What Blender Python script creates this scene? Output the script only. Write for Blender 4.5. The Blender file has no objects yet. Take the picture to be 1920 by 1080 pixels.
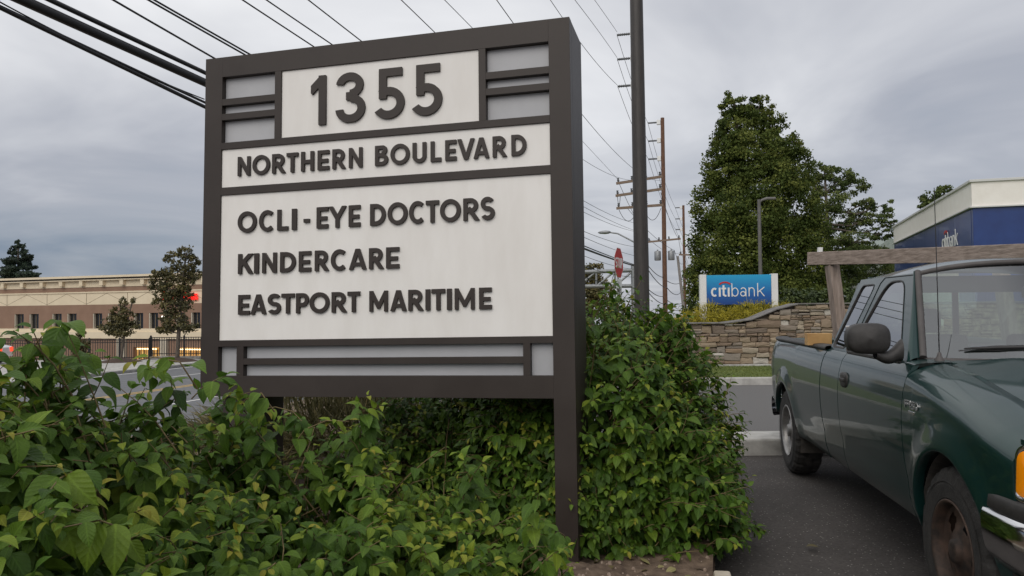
import bpy, bmesh, math, random
import numpy as np
from mathutils import Vector, Matrix
random.seed(7)
RNG = np.random.default_rng(11)
S = bpy.context.scene
COL = S.collection
PI = math.pi
rad = math.radians

# ------------------------------------------------------------------ camera
FPX, HZ, ROLL, CH = 1450.0, 583.0, 0.009, 1.55
_p = math.atan((HZ - 540) / FPX)
FW = Vector((0, math.cos(_p), math.sin(_p)))
_U = Vector((0, -math.sin(_p), math.cos(_p)))
_R = Vector((1, 0, 0))
UP = math.cos(ROLL) * _U + math.sin(ROLL) * _R
RT = math.cos(ROLL) * _R - math.sin(ROLL) * _U
CAM = Vector((0, 0, CH))
cd = bpy.data.cameras.new('camera')
cd.sensor_width = 36
cd.lens = 36 * FPX / 1920
cd.clip_start = 0.05
cd.clip_end = 3000
co = bpy.data.objects.new('camera', cd)
COL.objects.link(co)
co.matrix_world = Matrix(((RT.x, UP.x, -FW.x, CAM.x), (RT.y, UP.y, -FW.y, CAM.y), (RT.z, UP.z, -FW.z, CAM.z), (0, 0, 0, 1)))
S.camera = co

# ------------------------------------------------------------------ world: overcast evening sky
W = bpy.data.worlds.new('World')
S.world = W
W.use_nodes = True
SUN_EL, SUN_AZ = 38.0, 200.0      # behind the camera, slightly left
def build_world():
    nt = W.node_tree
    N = nt.nodes
    K = nt.links
    N.clear()
    out = N.new('ShaderNodeOutputWorld')
    bg = N.new('ShaderNodeBackground')
    bg.inputs[1].default_value = 0.1
    sky = N.new('ShaderNodeTexSky')
    sky.sky_type = 'NISHITA'
    sky.sun_disc = False
    sky.sun_elevation = rad(SUN_EL)
    sky.sun_rotation = rad(SUN_AZ)
    tc = N.new('ShaderNodeTexCoord')
    sep = N.new('ShaderNodeSeparateXYZ')
    K.new(tc.outputs['Generated'], sep.inputs[0])
    def math_(op, a, b=None, clamp=False):
        m = N.new('ShaderNodeMath')
        m.operation = op
        m.use_clamp = clamp
        for i, v in enumerate((a, b)):
            if v is None:
                continue
            if isinstance(v, (int, float)):
                m.inputs[i].default_value = v
            else:
                K.new(v, m.inputs[i])
        return m.outputs[0]
    az = math_('ABSOLUTE', sep.outputs[2])
    den = math_('ADD', az, 0.16)
    px = math_('DIVIDE', sep.outputs[0], den)
    py = math_('DIVIDE', sep.outputs[1], den)
    cmb = N.new('ShaderNodeCombineXYZ')
    K.new(px, cmb.inputs[0])
    K.new(py, cmb.inputs[1])
    mp = N.new('ShaderNodeMapping')
    mp.inputs['Scale'].default_value = (0.85, 0.95, 1.0)
    mp.inputs['Location'].default_value = (3.1, 1.7, 0.4)
    K.new(cmb.outputs[0], mp.inputs[0])
    n1 = N.new('ShaderNodeTexNoise')
    n1.inputs['Scale'].default_value = 0.9
    n1.inputs['Detail'].default_value = 5
    n1.inputs['Roughness'].default_value = 0.52
    n1.inputs['Distortion'].default_value = 0.6
    K.new(mp.outputs[0], n1.inputs['Vector'])
    # brightness: elevation + side trend + cloud noise
    xx = sep.outputs[0]
    base = math_('ADD', math_('MULTIPLY', math_('MINIMUM', xx, 0.12), 0.62), 0.36)
    gain = math_('MAXIMUM', math_('SUBTRACT', 1.0, math_('MULTIPLY', xx, 1.9)), 0.20)
    up = math_('MULTIPLY', math_('MAXIMUM', sep.outputs[2], 0.0), gain)
    nn = math_('MULTIPLY', math_('SUBTRACT', n1.outputs[0], 0.5), 1.08)
    b = math_('ADD', math_('ADD', base, up), nn, clamp=True)
    ramp = N.new('ShaderNodeValToRGB')
    e = ramp.color_ramp.elements
    e[0].position = 0.0
    e[0].color = (0.165, 0.215, 0.30, 1)
    e[1].position = 1.0
    e[1].color = (0.98, 0.98, 0.985, 1)
    for pos, c in ((0.18, (0.275, 0.310, 0.375)), (0.40, (0.40, 0.415, 0.465)), (0.62, (0.60, 0.608, 0.64))):
        q = e.new(pos)
        q.color = (*c, 1)
    K.new(b, ramp.inputs[0])
    sc = N.new('ShaderNodeVectorMath')
    sc.operation = 'SCALE'
    sc.inputs['Scale'].default_value = 10.0
    K.new(ramp.outputs[0], sc.inputs[0])
    mix = N.new('ShaderNodeMix')
    mix.data_type = 'RGBA'
    mix.inputs[0].default_value = 0.92
    K.new(sky.outputs[0], mix.inputs[6])
    K.new(sc.outputs[0], mix.inputs[7])
    K.new(mix.outputs[2], bg.inputs[0])
    K.new(bg.outputs[0], out.inputs[0])
build_world()
sl = bpy.data.lights.new('sun', 'SUN')
sl.energy = 1.0
sl.angle = rad(50)
sl.color = (1.0, 0.93, 0.85)
so = bpy.data.objects.new('sun', sl)
COL.objects.link(so)
_a = rad(SUN_AZ)
sd_ = Vector((math.sin(_a) * math.cos(rad(SUN_EL)), math.cos(_a) * math.cos(rad(SUN_EL)), math.sin(rad(SUN_EL))))
so.rotation_euler = sd_.to_track_quat('Z', 'Y').to_euler()
so.location = sd_ * 30
S.view_settings.view_transform = 'Standard'
S.view_settings.look = 'None'
S.view_settings.exposure = 0.12
S.view_settings.gamma = 1.0
S.view_settings.use_curve_mapping = False
S.render.engine = 'CYCLES'

# ------------------------------------------------------------------ helpers
def at(px, py, Y):
    """point on the sight line of a picture position at forward distance Y"""
    d = FW + RT * ((px - 960) / FPX) + UP * ((540 - py) / FPX)
    return CAM + d * (Y / d.y)

def gnd(px, py, z=0.0):
    d = FW + RT * ((px - 960) / FPX) + UP * ((540 - py) / FPX)
    return CAM + d * ((z - CAM.z) / d.z)

def lin(*c):
    return tuple(((v / 255) / 12.92 if v / 255 <= 0.04045 else ((v / 255 + 0.055) / 1.055) ** 2.4) for v in c)

MATS = {}
def mat(name, c1, c2=None, scale=8.0, rough=0.6, metal=0.0, bump=0.0, bscale=None, detail=5, coat=0.0, emit=None, estr=0.0, spec=0.5, stretch=None, objrand=0.0, trans=0.0, lo=0.35, hi=0.65, croughn=0.03, rvar=0.0):
    if name in MATS:
        return MATS[name]
    m = bpy.data.materials.new(name)
    m.use_nodes = True
    nt = m.node_tree
    N = nt.nodes
    K = nt.links
    b = N['Principled BSDF']
    b.inputs['Roughness'].default_value = rough
    b.inputs['Metallic'].default_value = metal
    b.inputs['Coat Weight'].default_value = coat
    b.inputs['Coat Roughness'].default_value = croughn
    b.inputs['Specular IOR Level'].default_value = spec
    b.inputs['Transmission Weight'].default_value = trans
    b.inputs['Base Color'].default_value = (*c1, 1)
    if emit:
        b.inputs['Emission Color'].default_value = (*emit, 1)
        b.inputs['Emission Strength'].default_value = estr
    if c2 or bump or rvar:
        tc = N.new('ShaderNodeTexCoord')
        vec = tc.outputs['Object']
        if stretch:
            mp = N.new('ShaderNodeMapping')
            mp.inputs['Scale'].default_value = stretch
            K.new(vec, mp.inputs[0])
            vec = mp.outputs[0]
        n = N.new('ShaderNodeTexNoise')
        n.inputs['Scale'].default_value = scale
        n.inputs['Detail'].default_value = detail
        n.inputs['Roughness'].default_value = 0.6
        K.new(vec, n.inputs['Vector'])
    if c2:
        r = N.new('ShaderNodeValToRGB')
        r.color_ramp.elements[0].position = lo
        r.color_ramp.elements[1].position = hi
        r.color_ramp.elements[0].color = (*c1, 1)
        r.color_ramp.elements[1].color = (*c2, 1)
        K.new(n.outputs[0], r.inputs[0])
        colo = r.outputs[0]
        if objrand:
            oi = N.new('ShaderNodeObjectInfo')
            hs = N.new('ShaderNodeHueSaturation')
            mr = N.new('ShaderNodeMapRange')
            mr.inputs[3].default_value = 1 - objrand
            mr.inputs[4].default_value = 1 + objrand
            K.new(oi.outputs['Random'], mr.inputs[0])
            K.new(mr.outputs[0], hs.inputs['Value'])
            K.new(colo, hs.inputs['Color'])
            colo = hs.outputs[0]
        K.new(colo, b.inputs['Base Color'])
    if rvar:
        mr = N.new('ShaderNodeMapRange')
        mr.inputs[3].default_value = max(0, rough - rvar)
        mr.inputs[4].default_value = rough + rvar
        K.new(n.outputs[0], mr.inputs[0])
        K.new(mr.outputs[0], b.inputs['Roughness'])
    if bump:
        n2 = n
        if bscale:
            n2 = N.new('ShaderNodeTexNoise')
            n2.inputs['Scale'].default_value = bscale
            n2.inputs['Detail'].default_value = 4
            K.new(vec, n2.inputs['Vector'])
        bm_ = N.new('ShaderNodeBump')
        bm_.inputs['Strength'].default_value = bump
        bm_.inputs['Distance'].default_value = 0.02
        K.new(n2.outputs[0], bm_.inputs['Height'])
        K.new(bm_.outputs[0], b.inputs['Normal'])
    MATS[name] = m
    return m

def tag(o, label=None, cat=None, group=None, kind=None):
    if label:
        o['label'] = label
    if cat:
        o['category'] = cat
    if group:
        o['group'] = group
    if kind:
        o['kind'] = kind
    return o

def thing(name, label, cat, loc=(0, 0, 0), rotz=0.0, group=None):
    o = bpy.data.objects.new(name, None)
    o.empty_display_size = 0.1
    COL.objects.link(o)
    o.location = loc
    o.rotation_euler = (0, 0, rotz)
    return tag(o, label, cat, group)

def link(name, me, parent=None):
    o = bpy.data.objects.new(name, me)
    COL.objects.link(o)
    if parent:
        o.parent = parent
    return o

class MB:
    """collects shapes into one mesh"""
    def __init__(s):
        s.v = []
        s.f = []
        s.m = []
        s.sm = []
    def add(s, vs, fs, mi=0, smooth=False):
        o = len(s.v)
        s.v += [tuple(v) for v in vs]
        for f in fs:
            s.f.append(tuple(o + i for i in f))
            s.m.append(mi)
            s.sm.append(smooth)
        return s
    def box(s, lo, hi, mi=0, M=None):
        x0, y0, z0 = lo
        x1, y1, z1 = hi
        vs = [(x0, y0, z0), (x1, y0, z0), (x1, y1, z0), (x0, y1, z0), (x0, y0, z1), (x1, y0, z1), (x1, y1, z1), (x0, y1, z1)]
        if M:
            vs = [tuple(M @ Vector(v)) for v in vs]
        return s.add(vs, [(0, 3, 2, 1), (4, 5, 6, 7), (0, 1, 5, 4), (1, 2, 6, 5), (2, 3, 7, 6), (3, 0, 4, 7)], mi)
    def tube(s, pts, r, n=8, mi=0, cap=True, smooth=True):
        pts = [Vector(p) for p in pts]
        rs = r if isinstance(r, (list, tuple)) else [r] * len(pts)
        rings = []
        pn = None
        for i, p in enumerate(pts):
            d = (pts[min(i + 1, len(pts) - 1)] - pts[max(i - 1, 0)])
            if d.length < 1e-9:
                d = Vector((0, 0, 1))
            d.normalize()
            if pn is None:
                a = Vector((0, 0, 1)) if abs(d.z) < 0.9 else Vector((1, 0, 0))
                pn = d.cross(a).normalized()
            else:
                pn = (pn - d * pn.dot(d))
                pn = pn.normalized() if pn.length > 1e-6 else d.orthogonal().normalized()
            q = d.cross(pn)
            rings.append([p + (pn * math.cos(2 * PI * k / n) + q * math.sin(2 * PI * k / n)) * rs[i] for k in range(n)])
        vs = [v for ring in rings for v in ring]
        fs = [(i * n + k, i * n + (k + 1) % n, (i + 1) * n + (k + 1) % n, (i + 1) * n + k) for i in range(len(pts) - 1) for k in range(n)]
        s.add(vs, fs, mi, smooth)
        if cap:
            s.add(rings[0], [tuple(range(n))[::-1]], mi)
            s.add(rings[-1], [tuple(range(n))], mi)
        return s
    def lathe(s, prof, n=24, M=None, mi=0, smooth=True):
        """prof = [(r, z)] about local z"""
        vs = [Vector((r * math.cos(2 * PI * k / n), r * math.sin(2 * PI * k / n), z)) for r, z in prof for k in range(n)]
        if M:
            vs = [M @ v for v in vs]
        fs = [(i * n + k, i * n + (k + 1) % n, (i + 1) * n + (k + 1) % n, (i + 1) * n + k) for i in range(len(prof) - 1) for k in range(n)]
        return s.add(vs, fs, mi, smooth)
    def grid(s, P, mi=0, smooth=True, flip=False):
        """P[i][j] points"""
        a, b = len(P), len(P[0])
        vs = [p for row in P for p in row]
        fs = [(i * b + j, i * b + j + 1, (i + 1) * b + j + 1, (i + 1) * b + j) for i in range(a - 1) for j in range(b - 1)]
        if flip:
            fs = [f[::-1] for f in fs]
        return s.add(vs, fs, mi, smooth)
    def build(s, name, mats, parent=None, bevel=0.0, seg=2):
        me = bpy.data.meshes.new(name)
        me.from_pydata([tuple(v) for v in s.v], [], s.f)
        for m in (mats if isinstance(mats, (list, tuple)) else [mats]):
            me.materials.append(m)
        me.polygons.foreach_set('material_index', s.m)
        me.polygons.foreach_set('use_smooth', s.sm)
        me.update()
        o = link(name, me, parent)
        if bevel:
            md = o.modifiers.new('bevel', 'BEVEL')
            md.width = bevel
            md.segments = seg
            md.limit_method = 'ANGLE'
        return o

def box(name, lo, hi, m, parent=None, bevel=0.0, M=None):
    return MB().box(lo, hi, M=M).build(name, m, parent, bevel)

def interp(x, xs, ys):
    return float(np.interp(x, xs, ys))

# --- letters: strokes -> distance field -> outline -> solid
def glyph_sdf(ch, w, h, t, X, Y):
    k = t / 2
    BIG = 9.0
    def bar(x0, y0, x1, y1, tt=None, ext=0.0):
        q = (tt or t) / 2
        dx, dy = x1 - x0, y1 - y0
        L = math.hypot(dx, dy)
        dx, dy = dx / L, dy / L
        mx, my = (x0 + x1) / 2, (y0 + y1) / 2
        a = np.abs((X - mx) * dx + (Y - my) * dy) - L / 2 - ext
        b = np.abs(-(X - mx) * dy + (Y - my) * dx) - q
        return np.maximum(a, b)
    def ring(cx, cy, rx, ry, a0=None, a1=None, tt=None):
        q = (tt or t) / 2
        px, py = X - cx, Y - cy
        k0 = np.sqrt((px / rx) ** 2 + (py / ry) ** 2) + 1e-9
        k1 = np.sqrt((px / rx ** 2) ** 2 + (py / ry ** 2) ** 2) + 1e-9
        d = np.abs(k0 * (k0 - 1) / k1) - q
        if a0 is not None:
            mid = rad((a0 + a1) / 2)
            half = rad((a1 - a0) / 2)
            an = np.arctan2(py / ry, px / rx) - mid
            an = np.abs((an + PI) % (2 * PI) - PI) - half
            d = np.maximum(d, an * np.sqrt(px ** 2 + py ** 2))
        return d
    def U(*a):
        r = a[0]
        for b in a[1:]:
            r = np.minimum(r, b)
        return r
    clip = np.maximum(np.maximum(-X, X - w), np.maximum(-Y, Y - h))
    m = w / 2
    D = None
    if ch == 'A':
        D = U(bar(k * .95, 0, m, h, ext=t), bar(w - k * .95, 0, m, h, ext=t), bar(m - w * .28, h * .26, m + w * .28, h * .26, t * .85))
    elif ch == 'B':
        r1, r2 = (h * .48 - t) / 2 + k * .5, (h * .52 - t) / 2 + k * .5
        D = U(bar(k, 0, k, h), bar(k, h - k, w * .5, h - k), bar(k, h * .53, w * .55, h * .53), bar(k, k, w * .52, k),
              ring(w * .5, h * .765, w * .42 - k, h * .235 - k + .02 * h, -90, 90), ring(w * .52, h * .265 + k * .3, w * .48 - k, h * .265 - k * .7, -90, 90))
    elif ch == 'C':
        D = ring(w * .53, h / 2, w * .53 - k, h / 2 - k, 48, 312)
    elif ch == 'D':
        D = U(bar(k, 0, k, h), bar(k, h - k, w * .36, h - k), bar(k, k, w * .36, k), ring(w * .36, h / 2, w * .64 - k, h / 2 - k, -90, 90))
    elif ch == 'E':
        D = U(bar(k, 0, k, h), bar(0, h - k, w, h - k), bar(k, h * .47, w * .9, h * .47, t * .95), bar(0, k, w, k))
    elif ch == 'F':
        D = U(bar(k, 0, k, h), bar(0, h - k, w, h - k), bar(k, h * .5, w * .85, h * .5))
    elif ch == 'H':
        D = U(bar(k, 0, k, h), bar(w - k, 0, w - k, h), bar(k, h * .48, w - k, h * .48))
    elif ch == 'I' or ch == 'l':
        D = bar(m, 0, m, h, w if ch == 'I' else t)
    elif ch == 'K':
        D = U(bar(k, 0, k, h), bar(k * 1.6, h * .46, w - k * 1.1, h, ext=t), bar(w * .42, h * .56, w - k * 1.1, 0, ext=t * .7))
        D = np.maximum(D, -X)
    elif ch == 'L':
        D = U(bar(k, 0, k, h), bar(0, k, w, k))
    elif ch == 'M':
        D = U(bar(k * .9, 0, k * .9, h, t * .9), bar(w - k * .9, 0, w - k * .9, h, t * .9), bar(k * .9, h - k * .6, m, h * .22, t * .95, ext=t * .3), bar(w - k * .9, h - k * .6, m, h * .22, t * .95, ext=t * .3))
    elif ch == 'N':
        D = U(bar(k * .92, 0, k * .92, h, t * .92), bar(w - k * .92, 0, w - k * .92, h, t * .92), bar(k * .95, h - k * .5, w - k * .95, k * .5, ext=t * .2))
    elif ch in 'O0':
        D = ring(m, h / 2, m - k, h / 2 - k)
    elif ch == 'P':
        D = U(bar(k, 0, k, h), bar(k, h - k, w * .5, h - k), bar(k, h * .42, w * .5, h * .42), ring(w * .5, (h - k + h * .42) / 2, w * .5 - k, (h - k - h * .42) / 2, -90, 90))
    elif ch == 'R':
        D = U(bar(k, 0, k, h), bar(k, h - k, w * .46, h - k), bar(k, h * .44, w * .5, h * .44), ring(w * .46, (h - k + h * .44) / 2, w * .46 - k, (h - k - h * .44) / 2, -90, 90), bar(w * .42, h * .46, w - k * 1.1, 0, ext=t * .7))
    elif ch == 'S':
        ry = (h - t) / 4
        D = U(ring(m, h - k - ry, m - k * 1.1, ry, 32, 270), ring(m, k + ry, m - k, ry, -150, 90))
    elif ch == 'T':
        D = U(bar(m, 0, m, h), bar(0, h - k, w, h - k))
    elif ch == 'U':
        D = U(bar(k, w * .42, k, h), bar(w - k, w * .42, w - k, h), ring(m, w * .46, m - k, w * .46 - k, 180, 360))
    elif ch == 'V':
        D = U(bar(k * .95, h, m, 0, ext=t), bar(w - k * .95, h, m, 0, ext=t))
    elif ch == 'Y':
        D = U(bar(m, 0, m, h * .48), bar(k * 1.0, h, m, h * .42, ext=t * .25), bar(w - k * 1.0, h, m, h * .42, ext=t * .25))
        D = np.maximum(D, np.maximum(Y - h, -Y))
    elif ch == '-':
        D = bar(0, h * .40, w, h * .40, t * .8)
    elif ch == '1':
        D = U(bar(w - k, 0, w - k, h), bar(0, h * .70, w - k * .9, h * .94, t * .95, ext=t * .2))
        D = np.maximum(D, -X)
    elif ch == '3':
        D = U(ring(w * .48, h * .745, w * .46 - k, h * .255 - k, -90, 172), ring(w * .5, h * .28, m - k, h * .28 - k * .9, -176, 90), bar(w * .36, h * .525, w * .55, h * .525))
    elif ch == '5':
        D = U(bar(w * .16 + k, h * .40, w * .16 + k, h), bar(w * .16, h - k, w * .93, h - k), ring(w * .47, h * .315, w * .53 - k, h * .315 - k, -148, 128))
    elif ch == 'c':
        D = ring(w * .55, h * .34, w * .55 - k, h * .34 - k, 50, 310)
    elif ch == 'i':
        D = bar(m, 0, m, h * .68)
    elif ch == 't':
        D = U(bar(w * .42, h * .1, w * .42, h * .86), bar(0, h * .68 - k, w * .95, h * .68 - k, t * .9), ring(w * .42 + (w - w * .42 - 0) * .7, h * .16 + k * .2, w * .38, h * .16 - k * .8, 180, 300))
    elif ch == 'b':
        D = U(bar(k, 0, k, h), ring(m, h * .34, m - k, h * .34 - k))
    elif ch == 'a':
        D = U(bar(w - k, 0, w - k, h * .45), ring(m, h * .44, m - k, h * .24 - k, 0, 150), ring(w * .46, h * .2, w * .46 - k, h * .2 - k))
    elif ch == 'n':
        D = U(bar(k, 0, k, h * .68), bar(w - k, 0, w - k, h * .42), ring(m, h * .42, m - k, h * .26 - k, 0, 180))
    elif ch == 'k':
        D = U(bar(k, 0, k, h), bar(k, h * .3, w - k * 1.2, h * .68, ext=t * .2), bar(w * .35, h * .42, w - k * 1.2, 0, ext=t * .3))
    elif ch == 's':
        ry = (h * .68 - t) / 4
        D = U(ring(m, h * .68 - k - ry, m - k, ry, 30, 270), ring(m, k + ry, m - k, ry, -150, 90))
    elif ch == 'u':
        D = U(bar(k, w * .4, k, h * .68), bar(w - k, 0, w - k, h * .68), ring(m, w * .45, m - k, w * .45 - k, 180, 360))
    elif ch == '(':      # an arch
        D = ring(m, -h * .05, m - k, h * 1.05 - k, 22, 158)
    D = np.maximum(D, np.maximum(-Y, Y - h))
    if ch not in 'K1':
        D = np.maximum(D, np.maximum(-X, X - w))
    return D

def contours(D, xs, ys):
    ny, nx = D.shape
    neg = D < 0
    seg = {}
    def pt(e):
        i, j, o = e
        if o == 0:
            a, b = D[j, i], D[j, i + 1]
            f = a / (a - b)
            return (xs[i] + f * (xs[i + 1] - xs[i]), ys[j])
        a, b = D[j, i], D[j + 1, i]
        f = a / (a - b)
        return (xs[i], ys[j] + f * (ys[j + 1] - ys[j]))
    s = neg[:-1, :-1].astype(int) + neg[:-1, 1:] * 2 + neg[1:, 1:] * 4 + neg[1:, :-1] * 8
    T = {1: [(3, 0)], 2: [(0, 1)], 3: [(3, 1)], 4: [(1, 2)], 5: [(3, 2), (1, 0)], 6: [(0, 2)], 7: [(3, 2)], 8: [(2, 3)], 9: [(2, 0)], 10: [(0, 3), (2, 1)], 11: [(2, 1)], 12: [(1, 3)], 13: [(1, 0)], 14: [(0, 3)]}
    for j, i in zip(*np.nonzero((s > 0) & (s < 15))):
        E = ((i, j, 0), (i + 1, j, 1), (i, j + 1, 0), (i, j, 1))
        for a, b in T[s[j, i]]:
            seg[E[a]] = E[b]
    loops = []
    while seg:
        st, nx_ = next(iter(seg.items()))
        loop = [st]
        cur = seg.pop(st)
        while cur != st and cur in seg:
            loop.append(cur)
            cur = seg.pop(cur)
        P = [pt(e) for e in loop]
        if len(P) < 8:
            continue
        # drop nearly collinear points
        for _ in range(1):
            Q = [P[0]]
            n = len(P)
            for k in range(1, n):
                a = Q[-1]
                b, c = P[k], P[(k + 1) % n]
                ar = abs((b[0] - a[0]) * (c[1] - a[1]) - (b[1] - a[1]) * (c[0] - a[0]))
                L = math.hypot(c[0] - a[0], c[1] - a[1]) + 1e-9
                if ar / L > 0.10 * (ys[1] - ys[0]):
                    Q.append(b)
            if len(Q) < 6:
                break
            P = Q
        loops.append(P)
    return loops

GL = {}
def glyph_mesh(ch, w, h, t, depth, res=90, bevel=0.0):
    key = (ch, round(w, 3), round(h, 3), round(t, 3), depth)
    if key in GL:
        return GL[key]
    st = h / res
    xs = np.arange(-3 * st, w + 4 * st, st)
    ys = np.arange(-3 * st, h + 4 * st, st)
    X, Y = np.meshgrid(xs, ys)
    D = glyph_sdf(ch, w, h, t, X, Y) + 1e-6
    cu = bpy.data.curves.new('glyph', 'CURVE')
    cu.dimensions = '2D'
    cu.fill_mode = 'BOTH'
    cu.extrude = depth / 2
    cu.bevel_depth = bevel
    cu.bevel_resolution = 1
    cu.offset = -bevel
    for P in contours(D, xs, ys):
        sp = cu.splines.new('POLY')
        sp.points.add(len(P) - 1)
        for q, p in zip(sp.points, P):
            q.co = (p[0], p[1], 0, 1)
        sp.use_cyclic_u = True
    ob = bpy.data.objects.new('glyph', cu)
    COL.objects.link(ob)
    dg = bpy.context.evaluated_depsgraph_get()
    me = bpy.data.meshes.new_from_object(ob.evaluated_get(dg))
    bpy.data.objects.remove(ob)
    bpy.data.curves.remove(cu)
    me.transform(Matrix.Translation((0, 0, depth / 2)))
    me.name = 'letter'
    GL[key] = me
    return me

def letter(name, ch, w, h, t, depth, m, parent, M, res=90, bevel=0.0):
    me = glyph_mesh(ch, w, h, t, depth, res, bevel)
    if not me.materials:
        me.materials.append(m)
    o = link(name, me, parent)
    o.matrix_basis = M
    return o

# ------------------------------------------------------------------ materials
def asphalt_mat():
    m = mat('asphalt', (0.042, 0.036, 0.033), (0.085, 0.076, 0.071), scale=55, rough=0.86, bump=0.7, detail=6, lo=0.30, hi=0.70)
    N, K = m.node_tree.nodes, m.node_tree.links
    b = N['Principled BSDF']
    old = b.inputs['Base Color'].links[0].from_socket
    tc = N.new('ShaderNodeTexCoord')
    vo = N.new('ShaderNodeTexVoronoi')
    vo.inputs['Scale'].default_value = 42
    K.new(tc.outputs['Object'], vo.inputs['Vector'])
    lt = N.new('ShaderNodeMath')
    lt.operation = 'LESS_THAN'
    lt.inputs[1].default_value = 0.22
    K.new(vo.outputs['Distance'], lt.inputs[0])
    sx = N.new('ShaderNodeSeparateColor')
    K.new(vo.outputs['Color'], sx.inputs[0])
    g = N.new('ShaderNodeMath')
    g.operation = 'GREATER_THAN'
    g.inputs[1].default_value = 0.72
    K.new(sx.outputs[0], g.inputs[0])
    mu = N.new('ShaderNodeMath')
    mu.operation = 'MULTIPLY'
    K.new(lt.outputs[0], mu.inputs[0])
    K.new(g.outputs[0], mu.inputs[1])
    mx = N.new('ShaderNodeMix')
    mx.data_type = 'RGBA'
    K.new(mu.outputs[0], mx.inputs[0])
    K.new(old, mx.inputs[6])
    mx.inputs[7].default_value = (0.27, 0.25, 0.235, 1)
    # broad stains
    n = N.new('ShaderNodeTexNoise')
    n.inputs['Scale'].default_value = 1.3
    n.inputs['Detail'].default_value = 5
    K.new(tc.outputs['Object'], n.inputs['Vector'])
    mr = N.new('ShaderNodeMapRange')
    mr.inputs[1].default_value = 0.3
    mr.inputs[2].default_value = 0.7
    mr.inputs[3].default_value = 0.72
    mr.inputs[4].default_value = 1.22
    K.new(n.outputs[0], mr.inputs[0])
    hs = N.new('ShaderNodeHueSaturation')
    K.new(mr.outputs[0], hs.inputs['Value'])
    K.new(mx.outputs[2], hs.inputs['Color'])
    K.new(hs.outputs[0], b.inputs['Base Color'])
    return m
M_asph = asphalt_mat()
M_drive = mat('drive_asphalt', (0.085, 0.082, 0.080), (0.15, 0.145, 0.14), scale=60, rough=0.85, bump=0.3, detail=4)
M_road = mat('road_asphalt', (0.10, 0.105, 0.112), (0.15, 0.152, 0.16), scale=3, rough=0.85, detail=6)
M_conc = mat('concrete', (0.30, 0.29, 0.27), (0.50, 0.49, 0.46), scale=4, rough=0.9, bump=0.2, bscale=60)
M_concd = mat('old_concrete', (0.20, 0.195, 0.185), (0.33, 0.32, 0.30), scale=7, rough=0.9, bump=0.3, bscale=50)
M_grass = mat('grass_blade', (0.09, 0.125, 0.025), (0.17, 0.20, 0.05), scale=2.5, rough=0.8, objrand=0.0)
M_dirt = mat('dirt', (0.09, 0.06, 0.042), (0.21, 0.15, 0.105), scale=14, rough=0.95, bump=0.8, detail=8)
M_mulch = mat('mulch', (0.035, 0.022, 0.015), (0.09, 0.055, 0.038), scale=20, rough=0.95, bump=0.9)
M_bronze = mat('bronze_paint', (0.031, 0.023, 0.019), (0.040, 0.031, 0.026), scale=3, rough=0.48, bump=0.04, bscale=220, rvar=0.06, spec=0.35)
M_white = mat('sign_face', (0.765, 0.74, 0.70), (0.83, 0.81, 0.775), scale=2.2, rough=0.62, bump=0.05, bscale=240, stretch=(2.6, 1, .7))
M_cell = mat('grey_cell', (0.37, 0.375, 0.39), (0.45, 0.455, 0.47), scale=1.5, rough=0.45, bump=0.03, bscale=200)
M_wood = mat('pole_wood', (0.085, 0.046, 0.030), (0.20, 0.105, 0.065), scale=6, rough=0.9, stretch=(6, 6, 0.5), bump=0.5)
M_arm = mat('crossarm_wood', (0.17, 0.12, 0.09), (0.27, 0.20, 0.15), scale=5, rough=0.9, stretch=(1, 1, 6))
M_greywood = mat('weathered_lumber', (0.20, 0.155, 0.125), (0.36, 0.29, 0.245), scale=5, rough=0.85, stretch=(9, 9, 0.8), bump=0.4, detail=8)
M_greybeam = mat('weathered_beam', (0.20, 0.155, 0.125), (0.36, 0.29, 0.245), scale=5, rough=0.85, stretch=(7, 0.8, 9), bump=0.4, detail=8)
M_newwood = mat('fresh_lumber', (0.42, 0.24, 0.09), (0.58, 0.36, 0.15), scale=5, rough=0.8, stretch=(1, 8, 1))
M_galv = mat('galvanised', (0.24, 0.25, 0.26), (0.33, 0.34, 0.35), scale=8, rough=0.5, metal=0.5)
M_black = mat('black_iron', (0.012, 0.012, 0.013), rough=0.5)
M_wire = mat('cable', (0.018, 0.018, 0.02), rough=0.6)
M_darkpole = mat('dark_steel', (0.030, 0.026, 0.023), (0.05, 0.043, 0.038), scale=9, rough=0.5, stretch=(3, 3, 0.3))
M_rubber = mat('black_plastic', (0.022, 0.02, 0.019), (0.035, 0.032, 0.03), scale=30, rough=0.55, bump=0.15, bscale=400)
M_red = mat('stop_red', (0.46, 0.02, 0.018), (0.54, 0.03, 0.025), scale=4, rough=0.45)
M_swhite = mat('sign_white', (0.78, 0.78, 0.76), rough=0.45)
M_ins = mat('insulator', (0.09, 0.095, 0.10), rough=0.35)

# ------------------------------------------------------------------ ground and roads
DX, DY = 0.27, 0.963            # direction of the boulevard
def s_of(x, y):
    return 0.963 * x - 0.27 * y
def t_of(x, y):
    return DX * x + DY * y
def xy(s, t):
    return (0.963 * s + 0.27 * t, -0.27 * s + 0.963 * t)
def smooth(a, b, x):
    q = min(1, max(0, (x - a) / (b - a)))
    return q * q * (3 - 2 * q)
def terrain(x, y):
    s, t = s_of(x, y), t_of(x, y)
    z = -1.3 * smooth(-7.2, -12.6, s)
    z -= 0.028 * max(0, t - 62)
    return z
def sheet(name, ss, ts, dz, m, kind='structure'):
    P = []
    for s in ss:
        row = []
        for t in ts:
            x, y = xy(s, t)
            row.append((x, y, terrain(x, y) + dz))
        P.append(row)
    o = MB().grid(P, smooth=True, flip=True).build(name, m)
    return tag(o, kind=kind)
tl = [-30, -10, 0, 5, 10, 15, 20, 25, 30, 35, 40, 45, 50, 55, 60, 62, 70, 80, 100, 140, 200, 300, 500, 900]
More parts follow.
